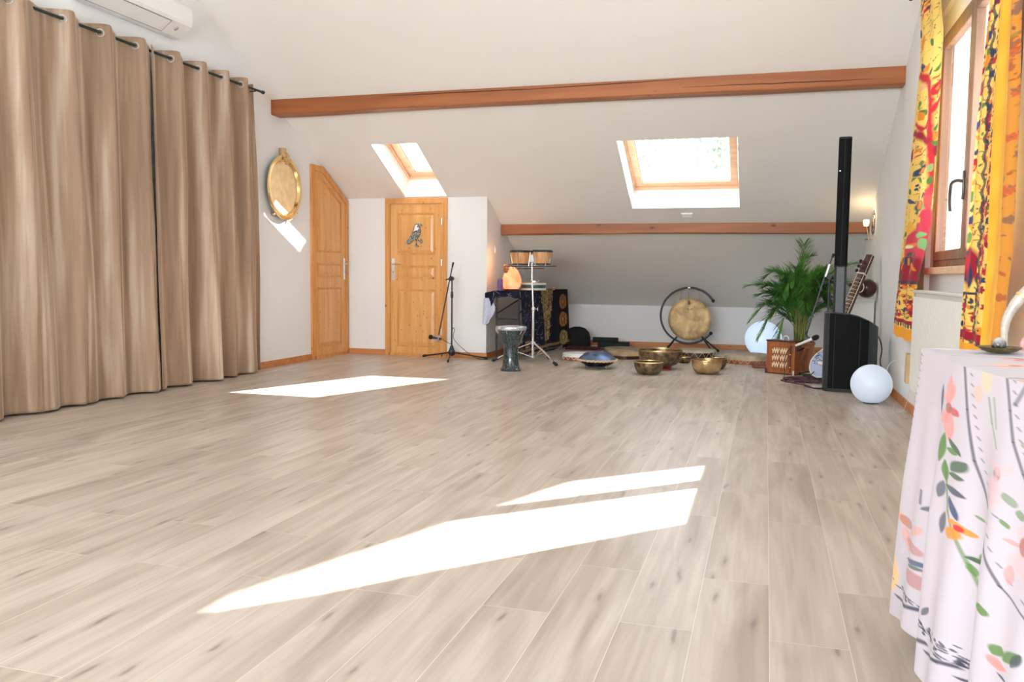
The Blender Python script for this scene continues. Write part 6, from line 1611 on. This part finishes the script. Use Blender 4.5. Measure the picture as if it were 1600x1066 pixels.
# body: half pear seen from its face
rings = []
for k in range(n+1):
    t = k/n; a = -0.20+0.42*t; w_ = 0.155*math.sqrt(max(0.0, 1-((t-0.42)/0.43)**2)) if t < 0.42 else 0.045+0.110*(math.cos((t-0.42)/0.58*PI)*0.5+0.5)
    if t < 0.42: w_ = 0.155*math.sqrt(max(0.0004, 1-((0.42-t)/0.42)**2))
    rings.append(ring(a, w_, w_*1.05, 0.0))
for A, Bq in zip(rings[:-1], rings[1:]):
    for k in range(12): bm.faces.new((A[k], A[k+1], Bq[k+1], Bq[k]))
bmesh.ops.recalc_face_normals(bm, faces=bm.faces)
obj('gourd_body', bm, M_['darkwood'], si, True)
outl = []
for k in range(n+1):
    t = k/n; w_ = 0.155*math.sqrt(max(0.0004, 1-((0.42-t)/0.42)**2)) if t < 0.42 else 0.045+0.110*(math.cos((t-0.42)/0.58*PI)*0.5+0.5)
    outl.append((-0.20+0.42*t, w_))
full = [(a, w_) for a, w_ in outl]+[(a, -w_) for a, w_ in outl[::-1]]
obj('soundboard', prism([S3(a, w_*0.99, 0.001) for a, w_ in full], zq*0.008), mat('sky_reflection_lacquer', srgb(168, 180, 208), 0.22, var=0.05, coat=0.5), si)  # blue-grey is the sky's reflection put into the base colour
rim = [S3(a, w_*0.97, 0.010) for a, w_ in full]
obj('edge_binding', tube(rim, 0.006, 6, closed=True), crm, si, True)
bm = bmesh.new(); rq_ = random.Random(6)
for k in range(34):
    a0, w0 = rq_.uniform(-0.06, 0.10), rq_.uniform(-0.115, -0.04); an = rq_.uniform(0, 6.28)
    p0 = S3(a0, w0, 0.0105); p1 = S3(a0+0.022*math.cos(an), w0+0.022*math.sin(an), 0.0105); pm = (p0+p1)/2+S3(-math.sin(an)*.006, math.cos(an)*.006, 0)
    add_tube(bm, [p0, pm, p1], [0.001, 0.0036, 0.001], 4)
o = obj('floral_decoration', bm, M_['black'], si); o['kind'] = 'stuff'
obj('bridge', prism([S3(-0.05, -0.045, 0.0095), S3(-0.05, 0.045, 0.0095), S3(-0.02, 0.045, 0.0095), S3(-0.02, -0.045, 0.0095)], zq*0.022), crm, si)
bm = bmesh.new(); add_prism(bm, [S3(0.20, -0.046, -0.03), S3(0.20, 0.046, -0.03), S3(1.08, 0.042, -0.02), S3(1.08, -0.042, -0.02)], zq*0.045)
nk = obj('neck', bm, M_['darkwood'], si)
for s_ in (-1, 1): obj('neck_binding', tube([S3(0.20, 0.046*s_, 0.016), S3(1.08, 0.042*s_, 0.026)], 0.0035, 6), crm, si, True)
for k in range(17):
    a = 0.30+k*0.045; obj('fret', tube(smooth_path([S3(a, -0.046, 0.018), S3(a, 0, 0.040), S3(a, 0.046, 0.018)], 4), 0.0035, 6), M_['brassr'], nk, True)
obj('nut', prism([S3(1.08, -0.048, -0.01), S3(1.08, 0.048, -0.01), S3(1.095, 0.048, -0.01), S3(1.095, -0.048, -0.01)], zq*0.05), crm, si)
obj('peg_head', prism([S3(1.096, -0.044, -0.02), S3(1.096, 0.044, -0.02), S3(Ls+0.02, 0.040, -0.02), S3(Ls+0.02, -0.040, -0.02)], zq*0.04), M_['darkwood'], si)
obj('peg_head_binding', tube([S3(1.10, 0.044, 0.022), S3(Ls+0.02, 0.040, 0.022), S3(Ls+0.02, -0.040, 0.022), S3(1.10, -0.044, 0.022)], 0.003, 5), crm, si, True)
for (a, s_, c) in ((1.13, -1, 0), (1.19, -1, 0), (1.25, -1, 0), (0.95, -1, 0), (1.15, -.2, .06), (1.21, -.2, .06)):
    if c: base, tip = S3(a, 0.0, 0.02), S3(a, 0.0, 0.085)
    else: base, tip = S3(a, 0.04*s_, 0), S3(a, 0.10*s_, 0.0)
    bm = bmesh.new(); add_tube(bm, [base, base.lerp(tip, 0.55)], 0.006, 8); dv = tip-base; add_tube(bm, [base+dv*0.5, base+dv*0.62, base+dv*0.85, tip], [0.008, 0.021, 0.021, 0.008], 12); obj('peg', bm, M_['darkwood'], si, True)
for k in range(5): obj('string', tube([S3(-0.035, -0.024+0.012*k, 0.034), S3(1.09, -0.024+0.012*k, 0.043)], 0.0008, 4), M_['satin'], si)
tu = Vector((1.108, 10.62, 1.03))-B_
obj('upper_gourd', lathe([(0, -0.112), (0.05, -0.100), (0.088, -0.07), (0.105, -0.02), (0.104, 0.03), (0.085, 0.075), (0.045, 0.10), (0.03, 0.108), (0, 0.11)], 28, tu, (0.15, -0.25, 1)), M_['darkwood'], si, True)
obj('gourd_band', tube(circle(tu+Vector((-0.075, -0.06, 0.01)), 0.055, 28, (-0.8, -0.6, 0.1)), 0.006, 6, closed=True), crm, si, True)

# wall lamp above the corner
wl = thing('wall_lamp', 'small lit glass wall lamp at the right end of the low beam', 'wall lamp', (XR, 11.26, 1.80))
obj('glass_plate', lathe([(0, 0.0), (0.14, 0.0), (0.15, 0.006), (0.14, 0.012), (0, 0.012)], 40, (-0.001, 0, 0.02), (-1, 0, 0)), mat('clear_ribbed_glass', (0.9, 0.85, 0.78), 0.05, trans=0.85), wl, True)
obj('arm', tube(smooth_path([(-0.012, 0, 0.0), (-0.06, 0, 0.0), (-0.085, 0, -0.02), (-0.07, 0, -0.06), (-0.055, 0, -0.14), (-0.052, 0, -0.18)], 5), 0.006, 8), M_['brassr'], wl, True)
obj('socket_dish', lathe([(0, 0), (0.045, 0.004), (0.05, 0.012), (0, 0.010)], 20, (-0.052, 0, -0.195)), M_['brassr'], wl, True)
bl = mat('lit_amber_glass', (1, 0.8, 0.45), 0.2, emit=(1.0, 0.72, 0.36), estr=2.2)
obj('lamp_shade', lathe([(0.018, -0.03), (0.026, -0.025), (0.034, 0.02), (0.032, 0.045), (0, 0.05)], 20, (-0.085, 0, 0.005), wob=lambda a, z: 0.07*math.cos(8*a)), bl, wl, True)
pl = bpy.data.lights.new('wall_lamp_bulb', 'POINT'); pl.energy = 1.3; pl.color = (1, 0.72, 0.4); pl.shadow_soft_size = 0.03
po = bpy.data.objects.new('wall_lamp_bulb', pl); COL.objects.link(po); po.location = (XR-0.085, 11.20, 1.90)

# ------------------------------------------------------------------ trees beyond the roof windows
def tree(label, x, y, h, cr_, seed):
    t = thing('broadleaf_tree', label, 'tree', (x, y, -3.0), 0, 'trees outside the large roof window')
    rn = random.Random(seed); bm = bmesh.new(); add_tube(bm, smooth_path([(0, 0, 0), (0.1, 0, h*0.35), (0.0, 0.1, h*0.7), (0, 0, h*0.95)], 4), [0.22*(1-0.8*k/12) for k in range(13)], 8)
    obj('trunk', bm, mat('grey_bark_%d' % seed, (0.25, 0.2, 0.16), 0.9), t, True)
    bm = bmesh.new()
    for k in range(1000):
        a, b_ = rn.uniform(0, 6.28), rn.uniform(-1, 1); q = math.sqrt(1-b_*b_); r = cr_*rn.random()**0.45
        c = Vector((r*q*math.cos(a), r*q*math.sin(a), h*0.78+r*b_*1.2)); s = rn.uniform(.07, .15)
        u = Vector((rn.gauss(0, 1), rn.gauss(0, 1), rn.gauss(0, 1))).normalized(); v = u.orthogonal().normalized()
        bm.faces.new([bm.verts.new(c+u*s), bm.verts.new(c+v*s*.5), bm.verts.new(c-u*s), bm.verts.new(c-v*s*.5)])
    obj('crown', bm, leaf_mat('tree_leaf_%d' % seed, (0.15, 0.23, 0.15), (0.24, 0.33, 0.22)), t)
tree('pale green tree seen through the left part of the large roof window', -3.6, 24, 9.8, 1.7, 31)
tree('pale green tree seen through the right part of the large roof window', -1.6, 29.5, 10.8, 1.8, 32)
